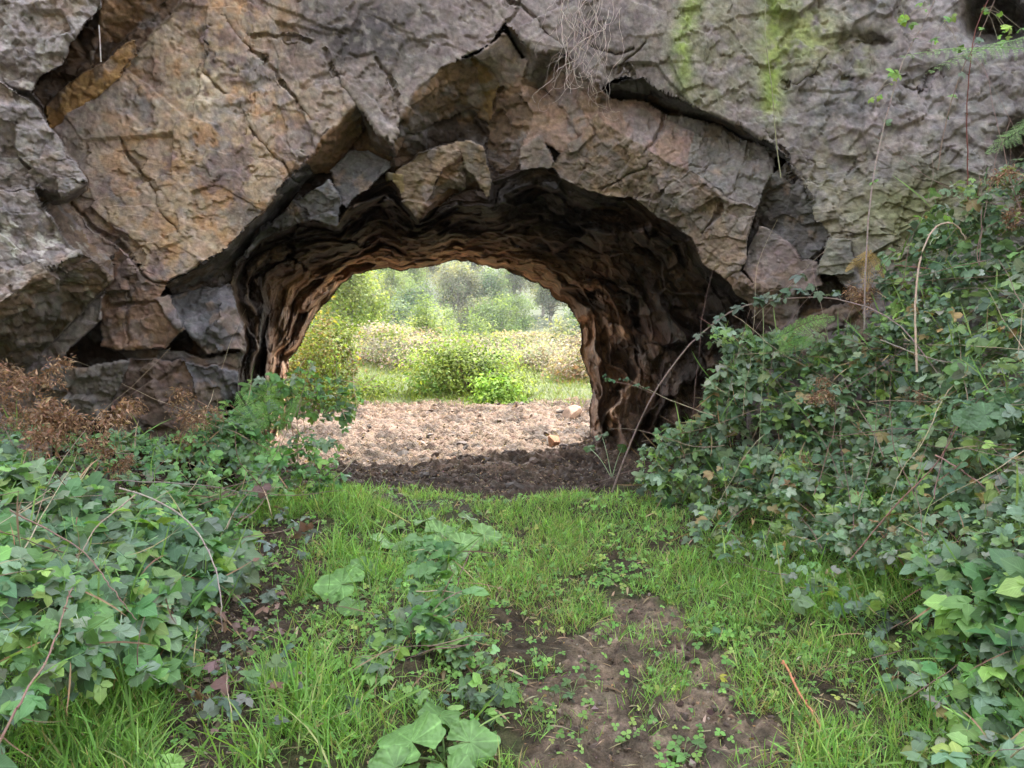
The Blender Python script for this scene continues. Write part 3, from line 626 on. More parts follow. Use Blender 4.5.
def build_ground():
    ax = axis(-3.6, 3.6, .022, -260, 260); ay = axis(1.7, 9.8, .022, -70, 420)
    X, Yy = np.meshgrid(ax, ay); Z = gz(X, Yy)
    pth, gul, flo, u, v = masks(X, Yy)
    P = np.stack([X, Yy, 0*X], -1)
    col = np.zeros(X.shape+(3,)); col[:] = (.06,.046,.03)
    f = fbm(P*7, 95, 4); f2 = fbm(P*24, 97, 4, .6)
    col[:] = np.where((fbm(P*1.7, 99, 4) > .5)[..., None], np.array([.06,.06,.028]), col)
    beyond = sstep(Yy, 9.0, 10.0); col[:] = col*(1-beyond[..., None])+np.array([.07,.09,.03])*beyond[..., None]
    far = sstep(Yy, 20, 40); col[:] = col*(1-far[..., None])+np.array([.05,.065,.03])*far[..., None]
    mud = np.array([.17,.128,.092]); col[pth] = mud; col[gul] = (.07,.052,.038)
    wetp = sstep(f, .5, .62)*pth; col[:] = col*(1-.45*wetp[..., None])
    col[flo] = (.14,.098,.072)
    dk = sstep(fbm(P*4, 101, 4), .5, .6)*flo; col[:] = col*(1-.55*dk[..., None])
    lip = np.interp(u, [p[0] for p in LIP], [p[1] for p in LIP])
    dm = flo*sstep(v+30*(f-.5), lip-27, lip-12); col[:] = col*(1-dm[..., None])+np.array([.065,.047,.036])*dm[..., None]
    col *= (.3+1.4*f2)[..., None]
    # clods, hoof prints, grit
    h1, e1, _ = facet(P*np.array([11,11,1.])+.6*rep3(f), 103, .8); h2, _, _ = facet(P*26+rep3(f)*1.5, 105, .8); h3, _, _ = facet(P*55+rep3(f2), 107, .9)
    zz = (flo*.9+pth*.6+gul*.8)*(.02*h1+.018*h2+.012*h3+.07*(f-.5))+pth*.03*(fbm(P*3.3, 111, 3)-.5)+.035*(f2-.5)
    zz += flo*.02*np.clip(f2-.55, 0, 1)*4
    for (px, py, r) in [(600,650,.07),(650,700,.08),(575,720,.08),(700,640,.06),(640,625,.05),(720,700,.07),(615,745,.09),(690,740,.06)]:
        c = unproj(px, py, 2.75)  # shallow prints pressed in the path
        g0 = unproj(px, py, 1.0)-np.array([0,0,CZ]); t = -CZ/g0[2]; cx, cy = g0[0]*t, g0[1]*t
        rr = np.hypot((X-cx)/r, (Yy-cy)/(r*1.4)); zz += np.where(rr < 2.5, -.03*np.exp(-rr**4)+.012*np.exp(-((rr-1.25)/.25)**2), 0)
    Z = Z+zz
    idx = np.arange(X.size).reshape(X.shape); a, b, c, d = idx[:-1,:-1], idx[:-1,1:], idx[1:,1:], idx[1:,:-1]
    F = np.stack([a, b, c, d], -1).reshape(-1, 4)
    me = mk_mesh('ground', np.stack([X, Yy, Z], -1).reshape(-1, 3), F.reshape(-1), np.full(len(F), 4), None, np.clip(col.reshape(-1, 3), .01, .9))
    tag(link('ground', me, M['ground']), kind='structure')
build_ground()

# ============================================================ CAMERA, SKY, SUN
sc = bpy.context.scene
cam = bpy.data.objects.new('camera', bpy.data.cameras.new('camera')); C.objects.link(cam); sc.camera = cam
cam.location = (0, 0, CZ); cam.rotation_euler = (rad(90)-PITCH, 0, 0); cam.data.sensor_width = 36; cam.data.lens = FPX*36/1024; cam.data.clip_end = 2000; cam.data.clip_start = .05
EL, AZ = 50., 20.          # sun high behind the cliff, a little to the right of the view
w = bpy.data.worlds.new('World'); sc.world = w; w.use_nodes = True
nt = w.node_tree; nt.nodes.clear(); o = nt.nodes.new('ShaderNodeOutputWorld'); bg = nt.nodes.new('ShaderNodeBackground'); sk = nt.nodes.new('ShaderNodeTexSky')
sk.sky_type = 'NISHITA'; sk.sun_disc = False; sk.sun_elevation = rad(EL); sk.sun_rotation = rad(AZ); sk.dust_density = 1.; sk.air_density = 1.; sk.ozone_density = .6
bg.inputs[1].default_value = .15; hs = nt.nodes.new('ShaderNodeHueSaturation'); hs.inputs['Saturation'].default_value = .35   # thin cloud whitens the blue
tn = nt.nodes.new('ShaderNodeVectorMath'); tn.operation = 'MULTIPLY'; tn.inputs[1].default_value = (1.04, 1.0, .95)
nt.links.new(sk.outputs[0], hs.inputs['Color']); nt.links.new(hs.outputs[0], tn.inputs[0]); nt.links.new(tn.outputs[0], bg.inputs[0]); nt.links.new(bg.outputs[0], o.inputs[0])
sd = bpy.data.lights.new('sun', 'SUN'); sd.energy = 2.0; sd.angle = rad(.5); sd.color = (1, .955, .88)
so = bpy.data.objects.new('sun', sd); C.objects.link(so); so.rotation_euler = (rad(90-EL), 0, rad(180-AZ)); so.location = (0, 20, 20)
sc.view_settings.view_transform = 'Standard'; sc.view_settings.look = 'None'; sc.view_settings.gamma = 1; sc.view_settings.exposure = 3.25
if HAZE:
    V8 = np.array([(x, y, z) for x in (-275, 275) for y in (-90, 440) for z in (-12, 36)], float)
    me = mk_mesh('haze', V8, np.array([0,1,3,2, 4,6,7,5, 0,4,5,1, 2,3,7,6, 0,2,6,4, 1,5,7,3]), np.full(6, 4), None, None, False)
    m, nt_ = nodes('thin_haze'); g = G(nt_); o_ = g.n('ShaderNodeOutputMaterial'); pv = g.n('ShaderNodeVolumePrincipled'); pv.inputs['Density'].default_value = HAZE; pv.inputs['Color'].default_value = (.92,.95,1,1); g.l(pv.outputs[0], o_.inputs['Volume'])
    tag(link('haze', me, m), 'thin pale haze in the valley air', 'haze', None, 'stuff')
sc.render.engine = 'CYCLES'; sc.cycles.use_denoising = True; sc.cycles.max_bounces = 8; sc.cycles.diffuse_bounces = 5; sc.cycles.transparent_max_bounces = 8
# ============================================================ PLANTS
BR3 = [compound(3, 3) for _ in range(5)]+[compound(5, 3) for _ in range(1)]
BROAD = [leafT(.62, 4, .2, .3, .42, 1, .05, 0, .6), leafT(.55, 4, .3, .4, .4, 1, -.1, 0, .6)]
def one(T): return (np.array(T[0]), np.array(T[1]), np.array(T[2]), np.array(T[3]))
G_BR = [(.13,.22,.12),(.18,.27,.17),(.09,.15,.095),(.19,.31,.12),(.28,.34,.26),(.25,.37,.11),(.34,.25,.13)]
G_BRW = [5,5,3,3,3,1.5,.6]
G_BRT = [(.10,.22,.085),(.14,.28,.10),(.17,.33,.10),(.085,.16,.085),(.24,.38,.11),(.20,.28,.20)]

DS = [one(leafT(.03, 3, .3, .2, .5, 1, .15)), one(leafT(.022, 3, .3, -.25, .5, 1, -.2)), one(leafT(.03, 3, 0, .5, .5))]
class Surf:
    def __init__(s, ctrl): s.t = TPS([(a/200., b/200.) for a, b, c in ctrl], [1/c for a, b, c in ctrl], .01); s.lo = min(c for a, b, c in ctrl)*.9; s.hi = max(c for a, b, c in ctrl)*1.06
    def Y(s, u, v): return np.clip(1/np.clip(s.t(np.asarray(u)/200., np.asarray(v)/200.), .05, 2), s.lo, s.hi)

def sample(poly, surf, n, ragged=14, seed=1):
    p = np.array(poly, float); lo = p.min(0)-12; hi = p.max(0)+12; out = []; tot = 0
    while tot < n:
        q = RS.uniform(lo, hi, (n*2, 2)); u, v = q[:, 0], q[:, 1]
        w1 = fbm(np.stack([u/35, v/35, 0*u+seed], -1), 5, 3)-.5; w2 = fbm(np.stack([u/35, v/35, 0*u+seed+9], -1), 6, 3)-.5
        k = inpoly(u+w1*ragged*4, v+w2*ragged*4, poly); u, v = u[k], v[k]; Y = surf.Y(u, v)
        k = RS.rand(len(u)) < (Y/surf.hi)**2; out.append(np.stack([u[k], v[k], Y[k]], -1)); tot += k.sum()
    return np.concatenate(out)[:n]

def leafcloud(acc, P, Ts, size, cols, w=None, up=1., cam_=.4, rn=.62, jit=.17, droop=.25, sj=.36):
    m = len(P); toc = unit(np.array([0, 0, CZ])-P)
    N = unit(np.array([0, 0, 1.])*up+toc*cam_+rnd(m, rn)); d = rnd(m); d[:, 2] -= droop; d = unit(d-(d*N).sum(1, keepdims=True)*N)
    R = frames(d, N); sc_ = np.asarray(size)*np.clip(1+RS.normal(0, sj, m), .4, 1.8); col = pal(m, cols, w, jit); ch = RS.randint(len(Ts), size=m)
    for i, T in enumerate(Ts):
        k = ch == i; acc.inst(T, P[k], R[k], sc_[k], col[k])

def cane_on(surf, u0, v0, ang, length, n=12, lift=.03, wob=.25):
    """a stem lying over a thicket; returns world points"""
    u, v = u0, v0; pts = []; st = length/n
    for i in range(n+1):
        Y = float(surf.Y(np.array([u]), np.array([v]))[0]); s_ = i/n
        p = unproj(u, v, Y-lift*math.sin(s_*math.pi)-.01); pts.append(p)
        ang += random.gauss(0, wob*.4); u += math.cos(ang)*st; v += math.sin(ang)*st*.8
    return np.array(pts)

def smooth_line(ctrl, n=24):
    """Catmull-Rom through control points"""
    c = np.array(ctrl, float); c = np.vstack([2*c[0]-c[1], c, 2*c[-1]-c[-2]]); out = []
    m = len(c)-3; per = max(2, n//m)
    for i in range(m):
        for t in np.arange(per)/per:
            a, b, d, e = c[i:i+4]; out.append(.5*((2*b)+(-a+d)*t+(2*a-5*b+4*d-e)*t*t+(-a+3*b-3*d+e)*t**3))
    out.append(c[-2]); return np.array(out)
def pxline(pts, n=28):
    L = smooth_line(pts, n); return unproj(L[:, 0], L[:, 1], L[:, 2])

CANE_C = [(.20,.125,.11),(.26,.20,.15),(.17,.11,.085),(.42,.35,.24),(.22,.15,.13)]
def bramble(label, poly, ctrl, n, size, depth, cols=G_BR, w=G_BRW, canes=12, Ts=BR3, loc=None, group='bramble thickets round the tunnel mouth', clump=.26, cat='bramble', name='bramble_thicket', ragged=20, seed=1, canelen=(90, 260), minor=None):
    S = Surf(ctrl); q = sample(poly, S, n, ragged, seed); P = unproj(q[:, 0], q[:, 1], q[:, 2])
    rays = unit(P-np.array([0, 0, CZ])); f = fbm(P*3.0, 200+seed, 3)-.5; fine = fbm(P*9, 230+seed, 2)-.5
    P = P+rays*(np.minimum(RS.exponential(depth*.5, len(P)), depth*1.6)+clump*f*2+.05*fine)[:, None]; P[:, 2] += RS.normal(0, .015, len(P))
    keep = (P[:, 2] > gz(P[:, 0], P[:, 1])+.015) & (vnoise(P*5.5, 240+seed) < .74); P = P[keep]
    c = loc or [float(P[:, 0].mean()), float(P[:, 1].mean())]; base = (c[0], c[1], float(gz(c[0], c[1])))
    root = empty(name, base, label, cat, group)
    acc = Acc(); sizes = size*(1+.35*(vnoise(P*2.2, 250+seed)-.5)*2)
    tone = 1+.35*(fbm(P*2.0, 260+seed, 2)-.5)[:, None]*2
    leafcloud(acc, P, Ts, sizes, cols, w)
    gb = P[RS.rand(len(P)) < .07]; gs = Acc(); dd = rnd(len(gb), .55); dd[:, 2] = .8; gn = rnd(len(gb)); gs.inst(DS[2], gb-np.array([0, 0, .08]), frames(unit(dd), gn), RS.uniform(.12, .3, len(gb)), pal(len(gb), [(.16,.30,.08),(.24,.38,.12)])); gs.build('grass_leaves', M['grass'], root)
    dn = P[RS.rand(len(P)) < .13]; ds = Acc(); leafcloud(ds, dn, DS, .16, [(.33,.22,.14),(.42,.34,.22),(.22,.14,.10)], None, .6, .6, .5); ds.build('dead_stems', M['dead'], root)  # narrow strips standing for dead stems in the thicket, not leaves
    if minor: leafcloud(acc, P[RS.rand(len(P)) < minor[0]], *minor[1:])
    acc.build('foliage', M['leaf'], root)
    px = np.array(poly)
    for i in range(canes):
        a = q[RS.randint(len(q))]; A = random.choice([random.uniform(-.9, .5), random.uniform(2.4, 3.6), random.uniform(-2., -1.2)])
        pts = cane_on(S, a[0], a[1], A, random.uniform(*canelen), 12, random.uniform(.0, .09)); t = Acc()
        r0 = random.uniform(.0016, .0036); t.tube(pts, np.linspace(r0, r0*.45, len(pts)), random.choice(CANE_C), 5)
        t.build('cane', M['bark'], root)
    return root, S

# ---- right-hand bank
ctrlR = [(640,470,5.35),(650,440,5.35),(700,400,5.2),(760,330,5.15),(860,290,4.95),(880,240,4.95),(950,170,4.75),(1024,180,4.4),(1250,120,4.2),(1024,300,3.9),(900,400,4.35),(800,430,4.7),(750,500,4.55),
         (850,500,4.0),(900,560,3.4),(1000,560,2.9),(1200,560,2.6),(1200,300,3.6),(820,540,3.9),(700,490,4.95),(960,450,3.6)]
polyR = [(640,455),(668,432),(700,385),(735,352),(775,330),(850,322),(905,330),(960,330),(1300,330),(1300,590),(1024,590),(940,560),(860,548),(800,528),(750,512),(700,485),(650,474)]
polyU = [(880,292),(868,262),(905,245),(925,215),(945,185),(985,168),(1040,160),(1300,120),(1300,350),(1024,350),(930,345),(880,330)]
_, SR = bramble('dense grey-green bramble bank at the right of the tunnel mouth', polyR, ctrlR, 7400, .042, .32, canes=56, seed=2)
bramble('upper bramble growth trailing down the mossy rock on the far right', polyU, ctrlR, 3400, .046, .25, canes=22, seed=3)
ctrlF = [(850,560,3.7),(930,560,3.2),(1024,560,2.75),(1250,560,2.4),(900,640,3.0),(940,700,2.55),(1000,768,2.2),(1200,768,1.9),(1000,640,2.6),(1100,900,1.7)]
polyF = [(905,560),(960,545),(1300,545),(1300,940),(1040,940),(985,790),(945,720),(955,650),(915,610)]
bramble('large-leaved bramble in the bottom right corner', polyF, ctrlF, 1500, .054, .25, cols=G_BRT+G_BR[:2], w=None, canes=12, Ts=BR, seed=4)
# ---- left-hand side
ctrlL = [(-200,500,2.5),(0,500,2.9),(100,490,3.5),(180,480,4.0),(235,540,3.7),(225,620,3.15),(100,640,2.4),(0,650,2.05),(-200,700,1.8),(150,690,2.55),(60,560,2.75)]
polyL = [(-300,470),(0,462),(80,470),(170,478),(222,505),(240,545),(226,600),(210,640),(165,660),(110,655),(60,690),(20,720),(-60,830),(-300,830)]
bramble('big-leaved bramble thicket filling the left foreground', polyL, ctrlL, 2700, .057, .25, cols=G_BRT+G_BR[:3], w=None, canes=16, Ts=BR, seed=5)
ctrlM = [(-200,420,3.6),(0,415,4.5),(100,415,4.8),(190,410,5.1),(255,420,5.2),(260,490,4.6),(170,490,4.1),(90,490,3.6),(0,500,3.0),(-200,520,2.6)]
polyM = [(-300,420),(0,428),(70,425),(130,432),(200,425),(262,430),(290,470),(300,500),(250,505),(200,490),(90,485),(-300,490)]
bramble('low bramble tangled with dead bracken below the left rocks', polyM, ctrlM, 2100, .040, .2, canes=14, seed=6, cols=G_BR[:4]+G_BRT[:3], w=None)
ctrlJ = [(225,400,5.4),(260,375,5.55),(345,390,5.55),(345,440,5.45),(370,480,5.4),(280,500,5.0),(230,470,5.0),(300,430,5.4)]
polyJ = [(232,400),(246,378),(275,372),(300,385),(318,372),(345,385),(340,420),(322,440),(345,455),(368,468),(350,488),(290,495),(250,480),(232,440)]
bramble('leafy green shrub at the left foot of the tunnel mouth', polyJ, ctrlJ, 900, .04, .22, cols=G_BRT, w=None, canes=10, seed=7, name='bramble_shrub', cat='shrub', group=None, canelen=(30,90))
ctrlC = [(380,560,3.3),(440,560,3.3),(500,600,3.0),(480,700,2.6),(400,720,2.5),(360,640,2.85),(430,640,2.85)]
bramble('dark low bramble patch in the middle of the grass between the big leaves', [(385,610),(430,600),(475,615),(490,660),(520,690),(480,720),(400,715),(355,690),(365,650)], ctrlC, 240, .040, .04, cols=[(.09,.14,.09),(.13,.21,.11),(.17,.30,.12),(.2,.34,.1)], w=None, canes=4, Ts=BR, seed=8, name='bramble_patch', cat='bramble patch', group=None, clump=.02, canelen=(40,90))
bramble('bright young bramble shoots above the large pale leaf', [(405,540),(455,535),(470,590),(455,625),(410,620),(395,580)], ctrlC, 90, .046, .03, cols=[(.13,.26,.10),(.11,.22,.09)], w=None, canes=3, Ts=BR, seed=9, name='bramble_patch', cat='bramble patch', group=None, clump=.02, canelen=(30,70))

ctrlG = [(200,520,3.9),(330,520,3.9),(250,600,3.25),(330,600,3.2),(200,700,2.55),(300,700,2.5),(160,768,2.2),(260,768,2.15)]
bramble('trailing dark bramble creeping over bare soil in the left gully', [(205,500),(290,500),(315,530),(290,600),(285,650),(300,700),(235,730),(190,700),(195,640),(215,600)], ctrlG, 150, .040, .02, cols=[(.10,.15,.11),(.13,.17,.14),(.11,.2,.09),(.2,.13,.12)], w=None, canes=7, Ts=BR, seed=21, name='bramble_patch', cat='bramble patch', group=None, clump=.01, canelen=(50,110))
bramble('leafy bramble fringe in the grass below the right bank', [(700,500),(860,560),(960,640),(1000,768),(930,768),(880,660),(800,580),(690,540)], [(700,520,4.6),(860,580,3.45),(960,660,2.75),(960,768,2.2),(800,560,3.7),(880,700,2.6)], 260, .040, .03, canes=9, Ts=BR, seed=22, name='bramble_patch', cat='bramble patch', group=None, clump=.02, canelen=(50,140))

# ---- single canes that read on their own
def leafy_cane(label, pts, r, col=(.21,.14,.12), leaves=0, size=.04, cols=G_BR, name='bramble_cane', cat='cane', span=(.2, 1), n=30):
    L = pxline(pts, n); L = L+np.cumsum(rnd(len(L), .0022), 0)*np.linspace(0, 1, len(L))[:, None]+rnd(len(L), .0012); root = empty(name, L[0], label, cat, 'long canes arching over the thickets')
    a = Acc(); a.tube(L, np.linspace(r, r*.5, len(L)), col, 6)
    # thorns
    T = one(leafT(.5, 1, 0, 0)); k = RS.randint(0, len(L), 18); d = rnd(18); a.inst(T, L[k], frames(unit(d), rnd(18)), np.full(18, r*3.2), np.tile(np.array(col)*.8, (18, 1)))
    a.build('stem', M['bark'], root)
    if leaves:
        ks = np.linspace(span[0]*(len(L)-1), span[1]*(len(L)-1), leaves); i = ks.astype(int).clip(0, len(L)-2)
        P = L[i]+(L[i+1]-L[i])*(ks-i)[:, None]+rnd(leaves, .012)+np.array([0,-.01,.02]); b = Acc()
        leafcloud(b, P, BR, size, cols, None, 1., .5, .45); b.build('foliage', M['leaf'], root)
    return root
leafy_cane('stout thorny cane arching from the ground up across the right side of the tunnel mouth', [(612,492,5.15),(640,420,5.05),(668,372,4.95),(702,333,4.9),(745,306,4.8),(800,298,4.7),(850,303,4.6),(900,328,4.4),(940,378,4.2)], .0065, (.27,.20,.19), 22, .038, [(.11,.15,.12),(.14,.18,.15),(.09,.14,.09)], span=(.36,.72))
leafy_cane('small leafy side shoot sticking left into the dark tunnel', [(655,395,5.0),(635,386,5.02),(612,382,5.05),(603,380,5.05)], .003, leaves=12, size=.026, cols=[(.06,.12,.06),(.08,.15,.08)], span=(.1,1))
leafy_cane('leafy sprig rising above the arching cane beside the springer rocks', [(760,303,4.78),(775,300,4.76),(790,285,4.76),(800,277,4.76)], .003, leaves=16, size=.042, cols=[(.12,.16,.13),(.15,.19,.15),(.08,.14,.09)], span=(0,1))
leafy_cane('thin cane curving up to the pale boulder above the arching cane', [(752,318,4.8),(790,285,4.8),(812,262,4.8),(832,243,4.8)], .002, (.3,.24,.2))
leafy_cane('tan upright cane bent over at its top in the right thicket', [(917,372,4.05),(915,330,4.1),(915,290,4.15),(921,250,4.2),(935,226,4.25),(952,224,4.3),(963,238,4.3)], .0062, (.44,.33,.26))
leafy_cane('long pale cane slanting up the right rock to the top edge', [(864,330,4.7),(866,262,4.7),(872,190,4.7),(886,120,4.7),(905,60,4.65),(930,15,4.6),(950,-30,4.5)], .0052, (.36,.29,.28), 6, .032, G_BRT, span=(.35,1))
leafy_cane('brown cane rising on the far right past the fern', [(938,170,4.5),(944,135,4.5),(962,75,4.45),(985,30,4.4),(1012,-30,4.3)], .0036, (.22,.16,.13), 9, .034, G_BRT, span=(.3,1))
leafy_cane('dark red upright stem behind the upper right leaves', [(968,215,4.6),(967,160,4.6),(966,95,4.6),(975,30,4.6),(1000,-20,4.6)], .004, (.17,.06,.05))
leafy_cane('thin straight green stem hanging at the right side of the tunnel mouth', [(763,308,4.72),(764,350,4.74),(763,400,4.7),(760,470,4.5)], .0022, (.28,.34,.17))
leafy_cane('red-brown cane crossing low through the right thicket', [(850,560,3.6),(900,500,3.6),(938,460,3.65),(960,420,3.7),(985,385,3.75)], .0034, (.25,.13,.11))
leafy_cane('pinkish straight cane pointing down at the right edge', [(935,455,3.6),(965,472,3.5),(1000,495,3.35),(1040,510,3.2)], .0042, (.36,.21,.19))
leafy_cane('grey-brown cane lying across the right leaves to the edge', [(880,340,4.3),(930,358,4.1),(970,366,4.0),(1040,378,3.8)], .0035, (.3,.25,.22))
leafy_cane('straw-coloured forked stem dipping between the right brambles', [(970,372,3.9),(945,395,3.9),(925,440,3.8),(903,472,3.8),(893,500,3.75)], .003, (.46,.38,.26))
leafy_cane('grey dead twig lying level across the left bracken', [(60,478,3.85),(110,480,3.9),(180,482,4.0),(230,487,4.2),(262,496,4.3)], .0035, (.30,.25,.23))
leafy_cane('grey cane arching down to bare soil beside the left gully', [(120,488,3.45),(160,502,3.4),(195,528,3.3),(214,562,3.15),(222,600,3.05),(223,628,3.0)], .0045, (.33,.28,.25))
leafy_cane('dark cane slanting out of the left foreground leaves', [(-10,760,1.75),(25,695,1.85),(50,655,2.0),(66,610,2.1),(72,590,2.15)], .0036, (.24,.15,.12))
leafy_cane('thin forked brown cane in the left foreground thicket', [(10,510,2.7),(80,550,2.55),(110,590,2.4),(135,620,2.35)], .003, (.2,.13,.11))
leafy_cane('short pale cane crossing the left foreground leaves', [(135,495,3.1),(100,525,2.9),(85,550,2.7),(78,560,2.65)], .003, (.33,.25,.2))
leafy_cane('orange dry stalk lying on the grass at the lower right', [(783,660,2.95),(800,692,2.75),(815,718,2.6),(830,747,2.47)], .0052, (.52,.22,.12))
# ---- grass
BLADE = [one(leafT(.05, 3, .3, c, .35, 1, t)) for c, t in ((.3,.08),(.6,-.1),(.9,.15),(.45,0.))]
BLADEW = [one(leafT(.028, 4, .3, c, .35, 1, t)) for c, t in ((.5,.15),(1.0,-.2),(.8,.1))]
def on_ground(u, v):
    """where the sight line through a pixel meets the near ground"""
    p = unproj(u, v, 1.)-np.array([0, 0, CZ]); y = np.full(np.shape(u), 3.)
    for _ in range(12):
        P = p*np.expand_dims(y, -1); z = gz(P[..., 0], y); y = .5*y+.5*(z-CZ)/p[..., 2]
    P = p*np.expand_dims(y, -1); return np.stack([P[..., 0], y, gz(P[..., 0], y)], -1)
def blades(name, label, P, H, cols, w, Ts, mat='grass', lean=.45, jit=.16):
    m = len(P); a = Acc(); d = rnd(m, lean); d[:, 2] = 1; d = unit(d); n = rnd(m); n = unit(n-(n*d).sum(1, keepdims=True)*d)
    R = frames(d, n); c = pal(m, cols, w, jit); ch = RS.randint(len(Ts), size=m)
    for i, T in enumerate(Ts): k = ch == i; a.inst(T, P[k], R[k], H[k], c[k])
    return tag(a.build(name, M[mat]), label, 'grass' if 'grass' in name else 'weeds', None, 'stuff')
def scatter(n, x0, x1, y0, y1):
    x = RS.uniform(x0, x1, n); y = RS.uniform(y0, y1, n); return x, y
GR = [(.22,.42,.10),(.28,.50,.12),(.15,.29,.08),(.34,.45,.14),(.42,.38,.20)]
x, y = scatter(200000, -3.3, 3.4, 1.85, 5.5); pth, gul, flo, u, v = masks(x, y); z = gz(x, y)
den = fbm(np.stack([x*4, y*4, 0*x], -1), 301, 3)
pr = np.where(pth, .04*(1+6*(den > .56)), np.where(gul, .10, 1.))*np.where(flo, .0, 1.)*sstep(den, .30, .46)
pr *= .45+.55*sstep(fbm(np.stack([x*1.6, y*1.6, 0*x], -1), 304, 3), .36, .55); pr *= np.where((u < 200) & (v < 640), .15, 1)*np.where((u > 960) & (v < 700), .4, 1)
tuft = np.hypot((u-662)/26, (v-685)/24) < 1; pr = np.where(tuft, .9, pr)
near = np.clip((3.2/np.maximum(y, 1.8)), .55, 1.6)
k = RS.rand(len(x)) < pr*.85; x, y, z, u, v, den, tf = x[k], y[k], z[k], u[k], v[k], den[k], tuft[k]
long_ = np.clip(np.exp(-(((u-70)/110)**2+((v-740)/70)**2))+np.exp(-(((u-280)/70)**2+((v-720)/60)**2))+.8*np.exp(-(((u-860)/90)**2+((v-590)/45)**2))+.6*np.exp(-(((u-330)/60)**2+((v-560)/50)**2))+.5*np.exp(-(((u-800)/60)**2+((v-750)/40)**2)), 0, 1)
H = (.032+.045*den+.065*long_)*np.clip(1+RS.normal(0, .3, len(x)), .4, 2); H = np.where(v < 540, H*1.05, H); H[tf] *= 1.1
dry = np.clip(np.exp(-(((u-520)/60)**2+((v-640)/45)**2))+.7*np.exp(-(((u-790)/70)**2+((v-700)/60)**2))+.35*np.exp(-(((u-560)/90)**2+((v-560)/30)**2)), 0, 1)
isdry = RS.rand(len(x)) < dry*.55+.04
P = np.stack([x, y, z-.004], -1)
blades('green_grass', 'short green grass on the ground before the tunnel', P[~isdry], H[~isdry], GR, [5,5,3,3,.7], BLADE)
blades('dry_grass', 'straw-coloured dead grass between the green tufts', P[isdry], H[isdry]*.95, [(.46,.36,.20),(.55,.46,.28),(.34,.27,.15),(.32,.34,.12)], None, BLADE, lean=1.0)
x, y = scatter(26000, -2.6, 3.2, 1.85, 5.0); pth, gul, flo, u, v = masks(x, y)
long_ = np.clip(np.exp(-(((u-80)/120)**2+((v-740)/70)**2))+np.exp(-(((u-290)/60)**2+((v-725)/55)**2))+.9*np.exp(-(((u-860)/110)**2+((v-590)/50)**2))+.3*np.exp(-(((u-300)/60)**2+((v-500)/30)**2))+.35*np.exp(-(((u-350)/60)**2+((v-550)/50)**2))+.3*np.exp(-(((u-960)/60)**2+((v-740)/60)**2)), 0, 1)
k = (RS.rand(len(x)) < long_*.45) & ~flo & ~pth & ~gul; x, y = x[k], y[k]
H = RS.uniform(.13, .30, len(x)); blades('long_grass', 'long arching grass blades in the foreground and under the right bank', np.stack([x, y, gz(x, y)-.004], -1), H, [(.18,.34,.08),(.24,.42,.11),(.14,.26,.07),(.38,.42,.18)], [5,4,3,1], BLADEW, lean=.5)
# ---- low weeds with small round leaves
CL = []
for _ in range(4):
    CL.append(joinT([xfT(leafT(.85, 2, .15, .2, .55), q*2.09+random.uniform(-.2,.2), random.uniform(.8,1), (0,0,0), random.uniform(-.1,.35)) for q in range(3)]))
x, y = scatter(24000, -3.2, 3.2, 1.85, 5.5); pth, gul, flo, u, v = masks(x, y)
pw = .22+.35*(1-sstep(fbm(np.stack([x*1.6, y*1.6, 0*x], -1), 304, 3), .36, .55))+np.clip(np.exp(-(((u-610)/42)**2+((v-578)/18)**2))+.8*np.exp(-(((u-700)/60)**2+((v-750)/30)**2))+.5*np.exp(-(((u-720)/40)**2+((v-660)/30)**2))+.7*np.exp(-(((u-120)/60)**2+((v-690)/40)**2))+.5*np.exp(-(((u-240)/50)**2+((v-520)/30)**2))+.5*np.exp(-(((u-780)/50)**2+((v-640)/50)**2))+.4*np.exp(-(((u-420)/80)**2+((v-560)/30)**2)), 0, 1)
pw *= np.where(pth, .45, 1)*np.where(gul, .9, 1); k = (RS.rand(len(x)) < pw*.9) & ~flo; x, y = x[k], y[k]
P = np.stack([x, y, gz(x, y)+RS.uniform(.006, .045, len(x))], -1)
a = Acc(); leafcloud(a, P, CL, .017, [(.17,.34,.09),(.22,.42,.11),(.13,.26,.08),(.34,.42,.12)], [4,4,3,1], 1., .3, .35)
tag(a.build('ground_weeds', M['grass']), 'small round-leaved weeds among the grass and mud', 'weeds', None, 'stuff')
# ---- dead stems, leaf scraps and twigs strewn on the soil
TW = [one(leafT(.07, 1, 0, .1)), one(leafT(.14, 2, .2, .3))]; FL = [one(leafT(.7, 2, .4, .5)), one(leafT(.5, 2, -.5, .3))]
x, y = scatter(11000, -3.2, 3.2, 1.85, 5.5); pth, gul, flo, u, v = masks(x, y); P = np.stack([x, y, gz(x, y)+.008+RS.uniform(0, .012, len(x))], -1)
a = Acc(); k = RS.rand(len(x)) < .35; leafcloud(a, P[k], TW, .06, [(.33,.25,.16),(.22,.15,.10),(.42,.35,.24)], None, 1., 0, .12); leafcloud(a, P[~k][:4200], FL, .011, [(.24,.15,.08),(.35,.22,.10),(.14,.09,.06)], None, 1., 0, .5)
tag(a.build('plant_litter', M['dead']), 'dead stems and leaf scraps strewn over the soil', 'litter', None, 'stuff')
x, y = scatter(9000, -3.0, 1.9, 5.45, 9.6); P = np.stack([x, y, gz(x, y)+.008], -1); a = Acc()
leafcloud(a, P[:1900], TW, .05, [(.30,.22,.15),(.18,.12,.08),(.30,.23,.16)], None, 1., 0, .2); leafcloud(a, P[1900:], FL, .020, [(.28,.19,.12),(.10,.07,.05),(.26,.19,.13),(.06,.045,.035)], None, 1., 0, .5)
tag(a.build('floor_litter', M['dead']), 'dry leaf and twig litter on the tunnel floor', 'litter', None, 'stuff')

